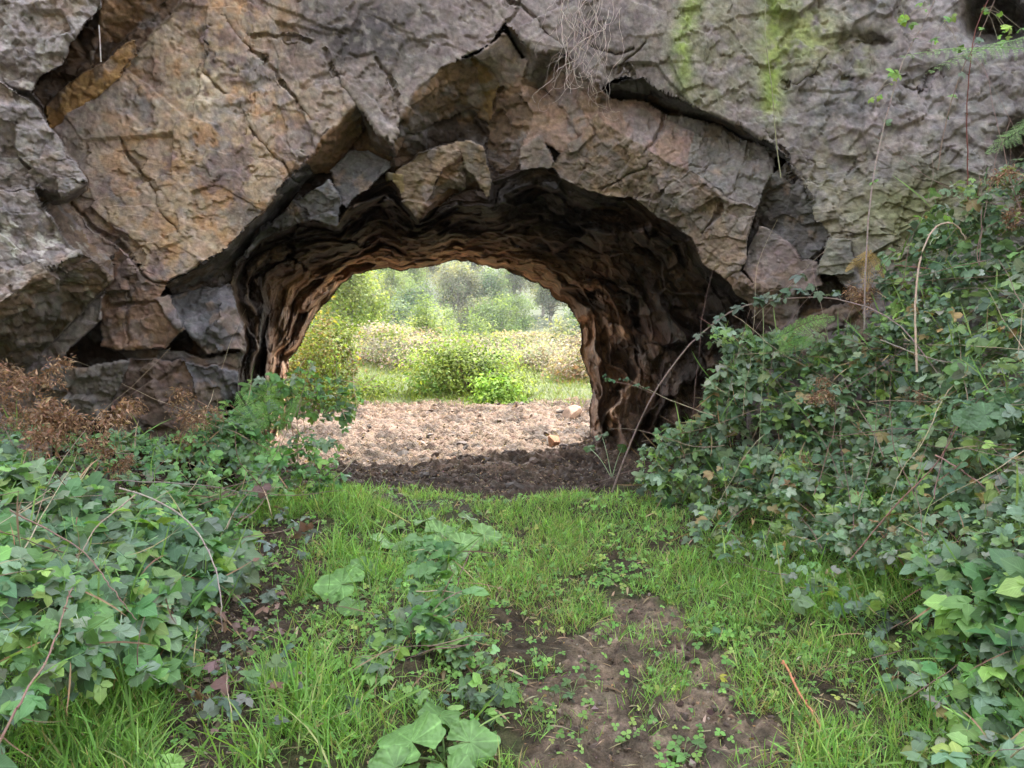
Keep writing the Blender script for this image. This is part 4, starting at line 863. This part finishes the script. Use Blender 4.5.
# ---- broad-leaved plants (kidney leaves with a notch at the stalk)
def bigleaf(acc, c, nrm, d, size, col, st_r=8, st_a=84, wave=.16, cup=.35):
    R = frames(unit(np.array([d], float)), unit(np.array([nrm], float)))[0]; V=[]; U=[]; L=[]; S=[]; ph = random.uniform(0, 6)
    for i in range(st_r+1):
        s = i/st_r
        for j in range(st_a+1):
            th = -math.pi+.16+j*(2*math.pi-.32)/st_a        # measured from the tip direction, notch behind
            r = s*(1-.12*(abs(th)/math.pi)**2+.16*math.exp(-(th/.45)**2))*(1+.05*math.sin(th*5+ph)*s+.045*math.sin(th*11+ph*2)*s+.03*random.uniform(-1,1)*s**3)
            lob = 1+.10*math.cos(th*2)
            z = cup*(s**2)*(-.35+.4*abs(math.sin(th/2)))+wave*s*s*math.sin(th*3+ph)+.05*abs(math.sin(th*4.5+.3))*s+.02*math.sin(s*16+th*9)*s
            V.append((r*math.sin(th)*.98*lob, r*math.cos(th), z)); U.append((j/st_a, s))
    for i in range(st_r):
        for j in range(st_a):
            q = i*(st_a+1)+j; L += [q, q+1, q+st_a+2, q+st_a+1]; S.append(4)
    V = np.array(V)*size; V = V@R.T+np.array(c); cc = np.tile(col, (len(V), 1)); t = (np.array(U)[:, 0]*9) % 1; s_ = np.array(U)[:, 1]
    vein = (np.exp(-((t-.5)/(.05+.03*(1-s_)))**2)*.5)[:, None]; cc = cc*(.72+.5*vnoise(V*28+3, 8))[:, None]; cc = cc*(1+vein)
    acc.add(V, np.array(L), np.array(S), np.array(U), cc)
def broad_plant(label, leaves, base_px, col=(.19,.36,.12)):
    b = on_ground(np.array(float(base_px[0])), np.array(float(base_px[1]))); root = empty('broad_leaved_plant', b, label, 'broad-leaved plant', 'broad-leaved plants in the grass')
    for (u, v, sz, h, az, tilt, k) in leaves:
        g0 = on_ground(np.array(float(u)), np.array(float(v))); dist = g0[1]; p = unproj(u, v, dist-.16*h/.1*.6); c = p.copy()
        c[2] = max(p[2], float(gz(p[0], p[1]))+.05); d = np.array([math.cos(az), math.sin(az), -.15]); n = np.array([math.cos(tilt[0])*tilt[1], math.sin(tilt[0])*tilt[1], 1.])
        a = Acc(); bigleaf(a, c, n, d, sz, np.array(col)*k); a.build('leaf', M['bigleaf'], root)
        s = Acc(); m = (c+b)/2+np.array([0, 0, .03]); s.tube(smooth_line([b, m, c], 8), .0035, (.16,.25,.09), 5); s.build('stalk', M['bigleaf'], root)
broad_plant('plant with one big pale-green leaf turned up beside the left gully', [(342,588,.125,.1,2.9,(-2.0,.75),1.08),(366,574,.10,.12,.9,(-1.5,.9),.65),(382,545,.10,.1,1.4,(-1.2,.6),.95),(352,612,.07,.06,-1.8,(-1.4,.5),.7)], (372,600))
broad_plant('plant with wilted crinkled leaves at the top of the grassy hummock', [(440,533,.105,.12,.6,(-1.6,.9),1.0),(483,538,.09,.1,-.2,(-1.4,.7),.95),(405,548,.085,.1,2.4,(-1.7,.8),.8),(430,550,.09,.14,2.9,(-1.6,.9),.95),(462,545,.09,.14,.2,(-1.4,.9),1.),(445,575,.07,.1,-1.0,(-1.5,.8),.85),(395,528,.07,.1,2.2,(-1.5,.8),.9),(455,556,.08,.1,-1.2,(-1.5,.8),.75),(425,522,.08,.1,1.8,(-1.5,.9),.85),(468,520,.07,.1,1.2,(-1.5,.9),.8)], (445,552), (.21,.36,.14))
broad_plant('plant with the biggest bright leaf at the bottom edge of the photo', [(412,742,.125,.12,2.2,(-1.7,.75),1.0),(470,742,.085,.1,.3,(-1.2,.75),.8),(450,775,.09,.1,-1.2,(-1.6,.6),.8),(440,715,.08,.1,1.3,(-1.6,.9),.65),(395,768,.08,.08,3.4,(-1.6,.6),.75)], (445,765))
broad_plant('plant with a tattered grey-green leaf at the edge of the left gully', [(262,678,.085,.1,2.6,(-1.6,.6),.8),(285,672,.05,.1,-.6,(-1.6,.4),.7)], (280,690), (.20,.28,.15))
broad_plant('small plant with yellow-green round leaves in the bottom left grass', [(134,740,.055,.1,2.6,(-1.6,.6),1.1),(168,765,.05,.1,-.6,(-1.6,.4),1.1)], (150,760), (.24,.42,.12))
broad_plant('plant with rounded leaves at the right foot of the tunnel wall', [(602,440,.075,.05,2.2,(-1.6,.8),.65),(622,452,.06,.05,.3,(-1.6,.7),.6),(590,452,.05,.05,3.,(-1.6,.7),.7)], (612,478), (.13,.26,.09))
def spray(label, pts, size, cols, name='leafy_weed', cat='weed', stem=(.16,.22,.09), Ts=BR):
    """a few leaves on short stems at given spots"""
    g = on_ground(np.array([float(p[0]) for p in pts]), np.array([float(p[1]) for p in pts])); b = g.mean(0); root = empty(name, b, label, cat, 'leafy weeds on the trodden path')
    L = g+np.array([0, 0, .035])+rnd(len(g), .008); a = Acc(); leafcloud(a, L, Ts, size, cols, None, 1.2, .5, .3); a.build('foliage', M['leaf'], root)
    s = Acc(); [s.tube([b, (b+p)/2+np.array([0,0,.015]), p], .0014, stem, 4) for p in L]; s.build('stem', M['bark'], root)
spray('bramble seedling with rounded leaves on the mud left of the path', [(568,690),(578,684),(584,694),(572,702),(562,698)], .030, [(.08,.16,.06),(.10,.19,.07)])
spray('two-leaved dark green weed on the mud right of the grass tuft', [(712,640),(722,636)], .036, [(.07,.15,.07)])
spray('yellow-leaved clover sprig on the path right of the grass tuft', [(720,686),(725,690)], .024, [(.34,.34,.05)])
spray('pale green rosette at the bottom edge of the mud path', [(676,755),(690,748),(684,765),(668,762),(700,758)], .034, [(.14,.27,.08)])
spray('dark blue-green leaf cluster in the grass under the right bank', [(866,622),(880,618),(890,628),(875,632)], .045, [(.06,.11,.07),(.10,.14,.11)])
spray('bright leaved weed at the base of the big-leaf plant', [(500,690),(515,700),(488,700),(510,715)], .035, [(.13,.26,.08),(.10,.2,.06)])
spray('leafy weed rising among grass in the lower right', [(850,690),(870,700),(888,688),(900,705),(862,712)], .036, [(.07,.15,.06),(.10,.16,.09)])
# the wide-leaved climber at the right edge
root = empty('broad_leaf_climber', unproj(1010, 470, 3.6), 'climber with large dark ivy-like leaves at the right edge of the thicket', 'climber')
for (u, v, s, az) in [(985,415,.085,3.),(1012,408,.095,.3),(1030,430,.09,-1.2),(1024,455,.08,-.6),(968,420,.07,2.6)]:
    a = Acc(); bigleaf(a, unproj(u, v, 3.55), (random.uniform(-.3,.3), -.9, .7), (math.cos(az), -.1, math.sin(az)*.5-.3), s, np.array((.08,.16,.075))); a.build('leaf', M['bigleaf'], root)

# ---- ferns
def frond(acc, base, tip, bend, width, cols, curl=.0, pairs=18, droop=.3, seed=0, rr=.002, flat=None):
    rs = np.random.RandomState(seed); base = np.array(base, float); tip = np.array(tip, float); L = np.linalg.norm(tip-base)
    t = np.linspace(0, 1, pairs+6)[:, None]; line = base+(tip-base)*t+np.array(bend)*4*(t*(1-t))*L
    acc.tube(line, np.linspace(rr, rr*.35, len(line)), np.array(cols[0])*.8, 4)
    T = one(leafT(.42, 1, .1, .2+curl)); pos=[]; D=[]; N=[]; sc=[]
    fwd = unit(tip-base); nr = np.array(flat if flat is not None else [0, -.5, 1.]); nr = nr-fwd*(nr@fwd); nr /= np.linalg.norm(nr); side = np.cross(fwd, nr)
    for i in range(3, len(line)-1):
        s = (i-3)/(len(line)-4); w_ = width*(math.sin(math.pi*min(1, .22+s*.78))**.8)*(1-s*.25)
        for sg in (-1, 1):
            pd = unit(side*sg+fwd*.35+rs.normal(0, .08+curl*.5, 3)-np.array([0, 0, droop*.3])); m = max(3, int(w_/(.014 if curl > .4 else .010)))
            q = np.arange(1, m+1)/m; e = line[i]+pd*w_; acc.tube([line[i]-pd*.004, line[i]+pd*w_*.5-np.array([0,0,droop*w_*.15]), e-np.array([0,0,droop*w_*.6])], .0009, np.array(cols[0])*.8, 3)
            for s2 in q:
                c = line[i]+pd*w_*s2-np.array([0, 0, droop*w_*s2*s2*.6])+rs.normal(0, curl*.02, 3); l = (.032 if curl > .4 else .020)*(1-.6*s2)*(width/.12)**.5
                for s3 in (-1, 1):
                    dd = unit(np.cross(nr, pd)*s3+pd*.5+rs.normal(0, .08+curl, 3)); pos.append(c); D.append(dd); N.append(nr+rs.normal(0, .15+curl, 3)); sc.append(l)
    m = len(pos); acc.inst(T, np.array(pos), frames(np.array(D), np.array(N)), np.array(sc), pal(m, cols, None, .15))
def fern(name, label, cat, fr, cols, mat='grass', group=None, curl=0., pairs=16, base=None):
    b0 = np.array(fr[0][0]); root = empty(name, unproj(*(base or b0)), label, cat, group)
    for i, (b, t, bend, wd) in enumerate(fr):
        a = Acc(); frond(a, unproj(*b), unproj(*t), bend, wd, cols, curl, pairs, .3, i+3); a.build('frond', M[mat], root)
FG = [(.20,.38,.11),(.16,.31,.09),(.25,.44,.14)]
fern('green_fern', 'bright green bracken fern between the arching cane and the right bank', 'fern', [((765,348,4.8),(835,318,4.7),(0,-.05,.12),.13),((775,352,4.8),(815,340,4.65),(0,0,.1),.10),((758,352,4.85),(745,325,4.8),(0,0,.1),.07)], FG, group='living ferns')
fern('green_fern', 'pale fern frond reaching level across the upper right rock', 'fern', [((1075,55,4.5),(895,58,4.55),(0,0,.05),.15),((1075,30,4.5),(925,74,4.5),(0,0,.05),.13),((1060,110,4.4),(985,155,4.4),(0,0,.05),.10)], [(.28,.40,.2),(.22,.36,.15)], group='living ferns')
fern('green_fern', 'bright green fern in front of the dark left tunnel foot', 'fern', [((268,440,5.2),(238,392,5.15),(-.05,0,.1),.12),((270,440,5.2),(268,380,5.15),(0,0,.1),.12),((272,440,5.2),(300,395,5.15),(.05,0,.1),.11),((265,445,5.2),(232,420,5.0),(0,0,.1),.10)], FG, group='living ferns')
fern('yellow_fern', 'small yellow dried fern frond by the pale boulder', 'fern', [((868,245,4.9),(866,292,4.8),(0,0,.0),.055),((872,250,4.9),(845,272,4.85),(0,0,.05),.04),((870,250,4.9),(884,278,4.85),(0,0,.05),.05)], [(.50,.36,.14),(.42,.28,.11)], 'dead', 'dead bracken')
BRK = [(.29,.165,.105),(.19,.11,.07),(.42,.28,.18),(.27,.18,.13)]
def brk(label, spots, n, Y0, size):
    c = np.mean(np.array(spots, float), 0); root = empty('dead_bracken', unproj(c[0], c[1]+25, Y0), label, 'bracken', 'dead bracken')
    for i in range(n):
        s = random.choice(spots); u = s[0]+random.gauss(0, 17); v = s[1]+random.gauss(0, 9); Y = Y0+random.gauss(0, .1); ang = random.uniform(-2.9, -.3); L = random.uniform(.4, 1.25)*size
        b = unproj(u, v+12, Y); t = b+np.array([math.cos(ang)*L, random.uniform(-.12, .1), -math.sin(ang)*L*.55])
        a = Acc(); frond(a, b, t, (random.uniform(-.2,.2), 0, .25), L*.42, BRK, .8, 11, 1.1, 40+i, .0022); a.build('frond', M['dead'], root)
for lab, pp in [('small leafy sprig high on the right rock below the photo top', [(904,20),(912,26),(898,14),(925,8)]), ('yellow-green sprig of leaves at the top right corner', [(985,8),(1000,12),(1012,34),(1020,28),(998,40),(1005,30)]), ('small two-leaf sprig beside the pocket on the right rock', [(873,98),(880,96),(897,72),(893,82)]), ('bright leaf pair on the right rock left of the pale fern', [(945,22),(952,18),(960,50),(935,40)])]:
    W = np.array([unproj(float(a_), float(b_), 4.62) for a_, b_ in pp]); rt = empty('leafy_sprig', W[0], lab, 'sprig', 'sprigs over the right rock'); aa = Acc(); W2 = np.repeat(W, 2, 0)+rnd(len(W)*2, .012)
    leafcloud(aa, W2, BR, .030, [(.20,.38,.09),(.28,.42,.10),(.16,.30,.10)], None, .7, .8, .4); aa.build('foliage', M['leaf'], rt); ss = Acc(); [ss.tube([W[0], (W[0]+q_)/2+np.array([0,0,.02]), q_], .0015, (.3,.25,.2), 4) for q_ in W[1:]]; ss.build('stem', M['bark'], rt)
brk('tall rusty bracken curling up against the left slab', [(12,385),(20,370),(15,400)], 7, 4.4, .28)
brk('mass of crisp brown bracken below the left rocks', [(60,440),(90,430),(40,450),(110,450),(75,460),(30,430),(120,445),(70,425)], 13, 4.0, .28)
brk('brown bracken draped in front of the middle left blocks', [(165,405),(180,420),(155,395),(200,440),(170,445),(195,400)], 7, 4.75, .22)
brk('rusty bracken patch under the yellow frond on the right', [(880,285),(860,285),(900,300),(870,300)], 8, 4.85, .2)
brk('rusty bracken patch behind the upper right leaves', [(1000,185),(1015,165),(1010,215)], 10, 4.3, .25)
brk('small brown bracken scraps in the lower right thicket', [(800,455),(820,385),(920,395)], 6, 4.35, .15)

# ---- grey rootlets hanging over the lip of the arch
root = empty('hanging_roots', unproj(590, 10, 5.6), 'tangle of thin grey roots hanging over the crown of the arch', 'roots')
rs = random.Random(5)
for i in range(40):
    u = rs.uniform(555, 622); v = rs.uniform(-22, 25); a = math.pi/2+rs.uniform(-.1, .5); Y = float(face(np.array(u), np.array(v)))-rs.uniform(.03, .10); pts = []
    tgt = rs.choice([(545,90),(560,70),(538,75),(600,88),(575,60),(590,70),(555,110),(607,95)]); n = rs.randint(20, 38)
    for k in range(n):
        pts.append(unproj(u, v, Y)); Y -= rs.uniform(-.006, .012); want = math.atan2(tgt[1]-v, tgt[0]-u)
        dd = math.hypot(tgt[0]-u, tgt[1]-v); a += max(-.5, min(.5, (want-a)*(.22 if dd > 14 else 0)))+rs.gauss(0, .24); u += math.cos(a)*3.6; v += math.sin(a)*3.6
    s = Acc(); r = rs.uniform(.0015, .0038); c = rs.uniform(1.1, 1.9); s.tube(pts, np.linspace(r, r*.4, n), np.array((.30,.25,.23))*c, 4); s.build('root', M['bark'], root)
s = Acc(); s.tube(pxline([(766,-20,5.45),(765,30,5.4),(767,52,5.38),(772,90,5.38),(776,140,5.36),(781,178,5.3)]), .0035, (.24,.24,.14), 5); tag(s.build('hanging_root', M['bark']), 'single thin root hanging straight down the green-stained rock', 'root')
s = Acc(); s.tube(pxline([(99,25,5.0),(100,40,5.0),(101,62,5.0)]), .004, (.42,.37,.36), 5); tag(s.build('hanging_twig', M['bark']), 'short pale twig hanging in the slot of the upper left rock', 'twig')

# ---- loose stones
import bmesh
def stone_mesh(seed, col, flat=.6):
    bm = bmesh.new(); bmesh.ops.create_icosphere(bm, subdivisions=4, radius=1); V = np.array([v.co[:] for v in bm.verts]); F = np.array([[v.index for v in f.verts] for f in bm.faces]); bm.free()
    rs = np.random.RandomState(seed); d = np.full(len(V), 1.25)
    for _ in range(13):
        n = unit(rs.normal(0, 1, 3)); c = rs.uniform(.6, .95); dt = V@n; d = np.minimum(d, np.where(dt > .05, c/np.maximum(dt, .05), 9))
    V = V*d[:, None]; V = V*np.array([1, rs.uniform(.6, .9), flat*rs.uniform(.7, 1.1)]); V = V+V*(.10*(fbm(V*2.5+seed, seed, 4)-.5))[:, None]
    return mk_mesh('stone', V, F.reshape(-1), np.full(len(F), 3), None, np.clip(np.array(col)*(.7+.6*fbm(V*3+seed, seed, 3))[:, None], 0, 1), smooth=False)
SM = [stone_mesh(i, c) for i, c in enumerate([(.16,.12,.10),(.21,.16,.13),(.12,.09,.075),(.06,.047,.04),(.18,.13,.095),(.14,.11,.10)])]
for m_ in SM: m_.materials.append(M['stone'])
def put_stone(u, v, r, me, label, group=None, name='stone', rz=0.):
    p = on_ground(np.array(float(u)), np.array(float(v))); o = bpy.data.objects.new(name, me); C.objects.link(o); o.location = (p[0], p[1], p[2]+r*.25); o.scale = (r, r, r); o.rotation_euler = (random.uniform(-.3,.3), random.uniform(-.3,.3), rz or random.uniform(0, 6.28)); tag(o, label, 'stone', group)
x, y = scatter(60000, -2.6, 2.6, 1.9, 6.4); pth, gul, flo, u, v = masks(x, y); k = RS.rand(len(x)) < np.where(pth, .28, np.where(gul, .28, np.where(flo, .35, .015))); x, y = x[k], y[k]
oc = np.array([(1,0,0),(-.9,.1,0),(0,1,0),(.1,-.9,0),(0,0,.7),(0,.1,-.7)]); ol = np.array([0,2,4, 2,1,4, 1,3,4, 3,0,4, 2,0,5, 1,2,5, 3,1,5, 0,3,5]); OT = (oc, ol, np.full(8, 3), np.full((6, 2), .5))
a = Acc(); m = len(x); a.inst(OT, np.stack([x, y, gz(x, y)+.004], -1), frames(rnd(m), rnd(m)), np.clip(RS.exponential(.005, m)+.003, 0, .02), pal(m, [(.12,.09,.065),(.20,.15,.11),(.07,.052,.04),(.28,.23,.18)], [4,3,4,1], .2))
tag(a.build('soil_crumbs', M['stone'], None, False), 'crumbs of broken earth on the path and tunnel entrance', 'soil', None, 'stuff')
OR = stone_mesh(31, (.34,.17,.09), .8); OR.materials.append(M['stone']); TN = stone_mesh(38, (.27,.19,.14), .65); TN.materials.append(M['stone'])
put_stone(553, 444, .085, OR, 'orange-brown pointed stone on the tunnel floor near the right wall')
put_stone(574, 416, .13, TN, 'largest pale boulder at the right end of the sunlit floor')
put_stone(336, 404, .12, TN, 'pale stone in the grass at the far left of the sunlit floor')
put_stone(425, 477, .06, SM[3], 'dark flat stone at the shaded left edge of the tunnel floor')
put_stone(513, 489, .085, SM[3], 'dark earth-covered stone standing in the shaded soil before the tunnel')
put_stone(404, 456, .07, SM[3], 'flat dark stone in the middle of the sunlit tunnel floor')
put_stone(702, 607, .045, SM[3], 'black clod at the top right of the mud path')
put_stone(463, 445, .05, SM[5], 'pale flat stone on the middle of the sunlit tunnel floor')
rs = random.Random(11)
for i in range(150):
    v = 404+70*rs.random()**1.3; u = rs.uniform(310, 588); put_stone(u, v, rs.uniform(.012, .04)*(.6+1.1*rs.random()**3), SM[rs.choice([0,1,2,2,3,3,4,5])], 'small angular stone scattered on the sunlit tunnel floor', 'small stones on the sunlit tunnel floor', 'small_stone')
for i in range(46):
    put_stone(rs.uniform(360, 600), rs.uniform(472, 494), rs.uniform(.012, .04), SM[rs.choice([2,3,3])], 'small dark clod in the shaded soil at the tunnel entrance', 'dark clods at the tunnel entrance', 'earth_clod')
for i in range(36):
    put_stone(rs.uniform(535, 780), rs.uniform(625, 765), rs.uniform(.006, .016), SM[rs.choice([0,2,5])], 'tiny grey pebble pressed in the trodden mud path', 'pebbles on the mud path', 'pebble')

# ============================================================ BEYOND THE TUNNEL
QL = [one(leafT(.62, 1, .15, .25)), one(leafT(.5, 1, .3, .4))]
def scrub(label, u, vt, Y, rx, n, size, cols, name='scrub_bush', cat='bush', group='sunlit scrub beyond the tunnel', w=None, seed=0, ry=None):
    c = unproj(float(u), float(vt), float(Y)); top = c[2]; c[2] = float(gz(c[0], c[1])); h = max(.3, top-c[2]); root = empty(name, c, label, cat, group); rs = np.random.RandomState(seed)
    K = 26; cc = unit(rs.normal(0, 1, (K, 3))); cc[:, 2] = np.abs(cc[:, 2]); cc = cc*rs.uniform(.45, .9, (K, 1))*np.array([rx, ry or rx*.8, h*.9]); k = rs.randint(K, size=n)
    P = c+cc[k]+rs.normal(0, 1, (n, 3))*np.array([rx, rx, h])*.17; P[:, 2] = np.maximum(P[:, 2], gz(P[:, 0], P[:, 1])+.02); a = Acc(); col = pal(K, cols, w, .15)[k]
    m = n; N = unit(unit(P-c)*.6+np.array([0, -.1, .9])+rnd(m, .5)); d = rnd(m); d = unit(d-(d*N).sum(1, keepdims=True)*N); R = frames(d, N); s = size*np.clip(1+RS.normal(0, .3, m), .4, 2); col = np.clip(col*(1+RS.normal(0, .15, (m, 1))), .005, .9)
    half = RS.rand(m) < .5
    for T, q in ((QL[0], half), (QL[1], ~half)): a.inst(T, P[q], R[q], s[q], col[q])
    a.build('foliage', M['sunleaf'], root); st = Acc()
    for i in range(9): st.tube([c, c+cc[i]*.5+np.array([0,0,.05]), c+cc[i]], [.012, .008, .004], (.2,.14,.1), 4)
    st.build('stems', M['bark'], root); return root
YG = [(.10,.145,.025),(.135,.175,.035),(.07,.105,.02)]; PG = [(.20,.175,.15),(.155,.14,.12),(.115,.14,.08),(.27,.24,.21)]
scrub('rounded green bramble bush in the middle of the view through the tunnel', 468, 328, 10.5, .92, 9000, .052, [(.09,.15,.035),(.125,.19,.045),(.18,.24,.07),(.05,.085,.03)], seed=1, group=None)
scrub('bright leafy clump at the lower right of the central green bush', 500, 374, 9.9, .42, 2600, .05, [(.17,.30,.06),(.22,.36,.08)], seed=2)
for i, (lab, u, v, Y, rx, n, s, c) in enumerate([
  ('yellow-green bush against the left tunnel edge', 312, 300, 9.4, .55, 4200, .05, YG+[(.14,.12,.04)]),
  ('taller yellow and rust bush on the left bank', 328, 300, 11.2, .6, 4600, .05, YG+[(.16,.12,.05)]),
  ('grey-pink bramble mound left of the central bush', 372, 328, 13.5, 1.2, 6000, .05, PG+YG[:1]),
  ('low pale bramble mound behind the central bush on the left', 425, 336, 15.5, 1.4, 5000, .055, PG),
  ('pale bramble mound right behind the central bush', 545, 336, 13.5, 1.2, 5600, .05, PG),
  ('grey bramble mound by the right tunnel edge', 592, 340, 12.0, .8, 4000, .05, PG+[(.17,.12,.08)]),
  ('rusty tinted scrub at the right tunnel edge', 588, 322, 15.5, .8, 4000, .055, PG+[(.18,.12,.08)]),
  ('pale scrub ridge farthest back in the middle', 490, 336, 18., 2.2, 5000, .07, PG),
  ('pale scrub ridge farthest back on the left', 375, 322, 17.5, 1.5, 4500, .07, PG+YG[:2]),
  ('low green weeds mound at the foot of the left bank', 350, 382, 10.2, .8, 2600, .045, YG)]):
    scrub(lab, u, v, Y, rx, n, s, c, seed=10+i)
x, y = scatter(30000, -4., 3.4, 9.1, 15); k = RS.rand(len(x)) < sstep(y+.9*(fbm(np.stack([x*2, y*2, 0*x], -1), 310, 3)-.5), 9.1, 9.9)*.8; x, y = x[k], y[k]
blades('sunlit_grass', 'sunlit yellow-green grass beyond the tunnel', np.stack([x, y, gz(x, y)], -1), RS.uniform(.05, .14, len(x)), [(.09,.14,.025),(.13,.17,.04),(.07,.105,.025),(.19,.165,.08)], [4,4,2,1], BLADE)

# ---- trees on the far slope
def tree_parts(seed, w_, h_, n, leaf, cols, kind='round'):
    rs = np.random.RandomState(seed); K = 46; cc = unit(rs.normal(0, 1, (K, 3))); rad_ = rs.uniform(.35, .92, (K, 1))
    cc = cc*rad_*np.array([w_, w_, h_*.36]); cc[:, 2] += h_*.62
    if kind == 'tall': cc[:, :2] *= np.clip(1.25-.9*(cc[:, 2:3]/h_), .25, 1)
    k = rs.randint(K, size=n); P = cc[k]+rs.normal(0, 1, (n, 3))*np.array([w_, w_, h_*.4])*.13; N = unit(unit(P-np.array([0, 0, h_*.55]))*.8+np.array([0, 0, .5])+rs.normal(0, .5, (n, 3)))
    d = rs.normal(0, 1, (n, 3)); d = unit(d-(d*N).sum(1, keepdims=True)*N); col = pal(K, cols, None, .16)[k]*(1+rs.normal(0, .15, (n, 1)))
    a = Acc(); a.inst(QL[0], P, frames(d, N), leaf*np.clip(1+rs.normal(0, .3, n), .4, 2), np.clip(col, .005, .9)); t = Acc()
    t.tube([(0,0,-.3),(.05*w_,0,h_*.3),(0,.05*w_,h_*.6),(0,0,h_*.85)], [.16*h_/7, .12*h_/7, .08*h_/7, .03], (.2,.17,.14), 7)
    for i in range(9): t.tube([(0, 0, h_*(.25+.04*i)), cc[i]*np.array([.5,.5,.85]), cc[i]], [.06, .04, .015], (.2,.17,.14), 5)
    return a, t
TC = [[tuple(1.6*q for q in c_) for c_ in tt] for tt in [[(.055,.085,.03),(.07,.10,.038)], [(.095,.095,.052),(.115,.11,.065)], [(.032,.055,.03),(.042,.065,.035)], [(.085,.115,.035),(.11,.135,.05)], [(.065,.075,.048),(.085,.09,.06)], [(.045,.07,.035),(.058,.08,.042)]]]
LB = ['mid-green round tree on the far hillside','pale olive round tree on the far hillside','dark green tree on the far hillside','yellow-green feathery tree on the far hillside','greyish tree on the far hillside','dull green tree on the far hillside']
PROT = []
for i in range(6):
    a, t = tree_parts(50+i, 2.5, 7., 9000 if i in (0, 3) else 6500, .13 if i in (0, 3) else .18, TC[i], 'tall' if i in (2, 3) else 'round')
    r0 = empty('broadleaf_tree', (0, 0, 0), LB[i], 'tree', 'trees on the far hillside'); PROT.append((r0, a.build('crown', M['sunleaf'], r0), t.build('trunk', M['bark'], r0)))
used = set()
def put_tree(i, x, y, s, label=None, group='trees on the far hillside', sx=1.):
    r, cr, tk = PROT[i]
    if i in used: r2 = r.copy(); C.objects.link(r2); [(lambda c: (C.objects.link(c), setattr(c, 'parent', r2)))(q.copy()) for q in (cr, tk)]; r = r2
    used.add(i); r.location = (x, y, float(gz(x, y))-.1); r.scale = (s*sx, s*sx, s); r.rotation_euler = (0, 0, random.uniform(0, 6.28)); r['label'] = label or LB[i]; r['group'] = group
rs = random.Random(3)
rows = [(44, 9, 1.0), (52, 9, 1.), (60, 10, 1.), (69, 11, 1.05), (79, 12, 1.1), (90, 12, 1.15), (103, 13, 1.2), (118, 13, 1.3), (135, 12, 1.4)]
put_tree(3, -5.6, 27., .82, 'nearest feathery yellow-green tree on the left of the far view', None, 1.1); put_tree(1, 2.4, 50, 1.12, 'large pale rounded tree right of the middle of the far view', None, 1.1)
for (yy, n, s) in rows:
    for k in range(n):
        x = (k+.5)/n*yy*.72-yy*.40+rs.uniform(-1.6, 1.6)
        if yy < 50 and abs(x-2.4) < 3: continue
        put_tree(rs.choice([0,1,2,3,4,5,1,4]), x, yy+rs.uniform(-3, 3), s*rs.uniform(.8, 1.15))
put_tree(3, -3.4, 31., .7, 'slender yellow-green tree beside the nearest tree on the left', None); put_tree(0, -7.8, 33., .95, 'dark green tree behind the left edge of the tunnel', None)
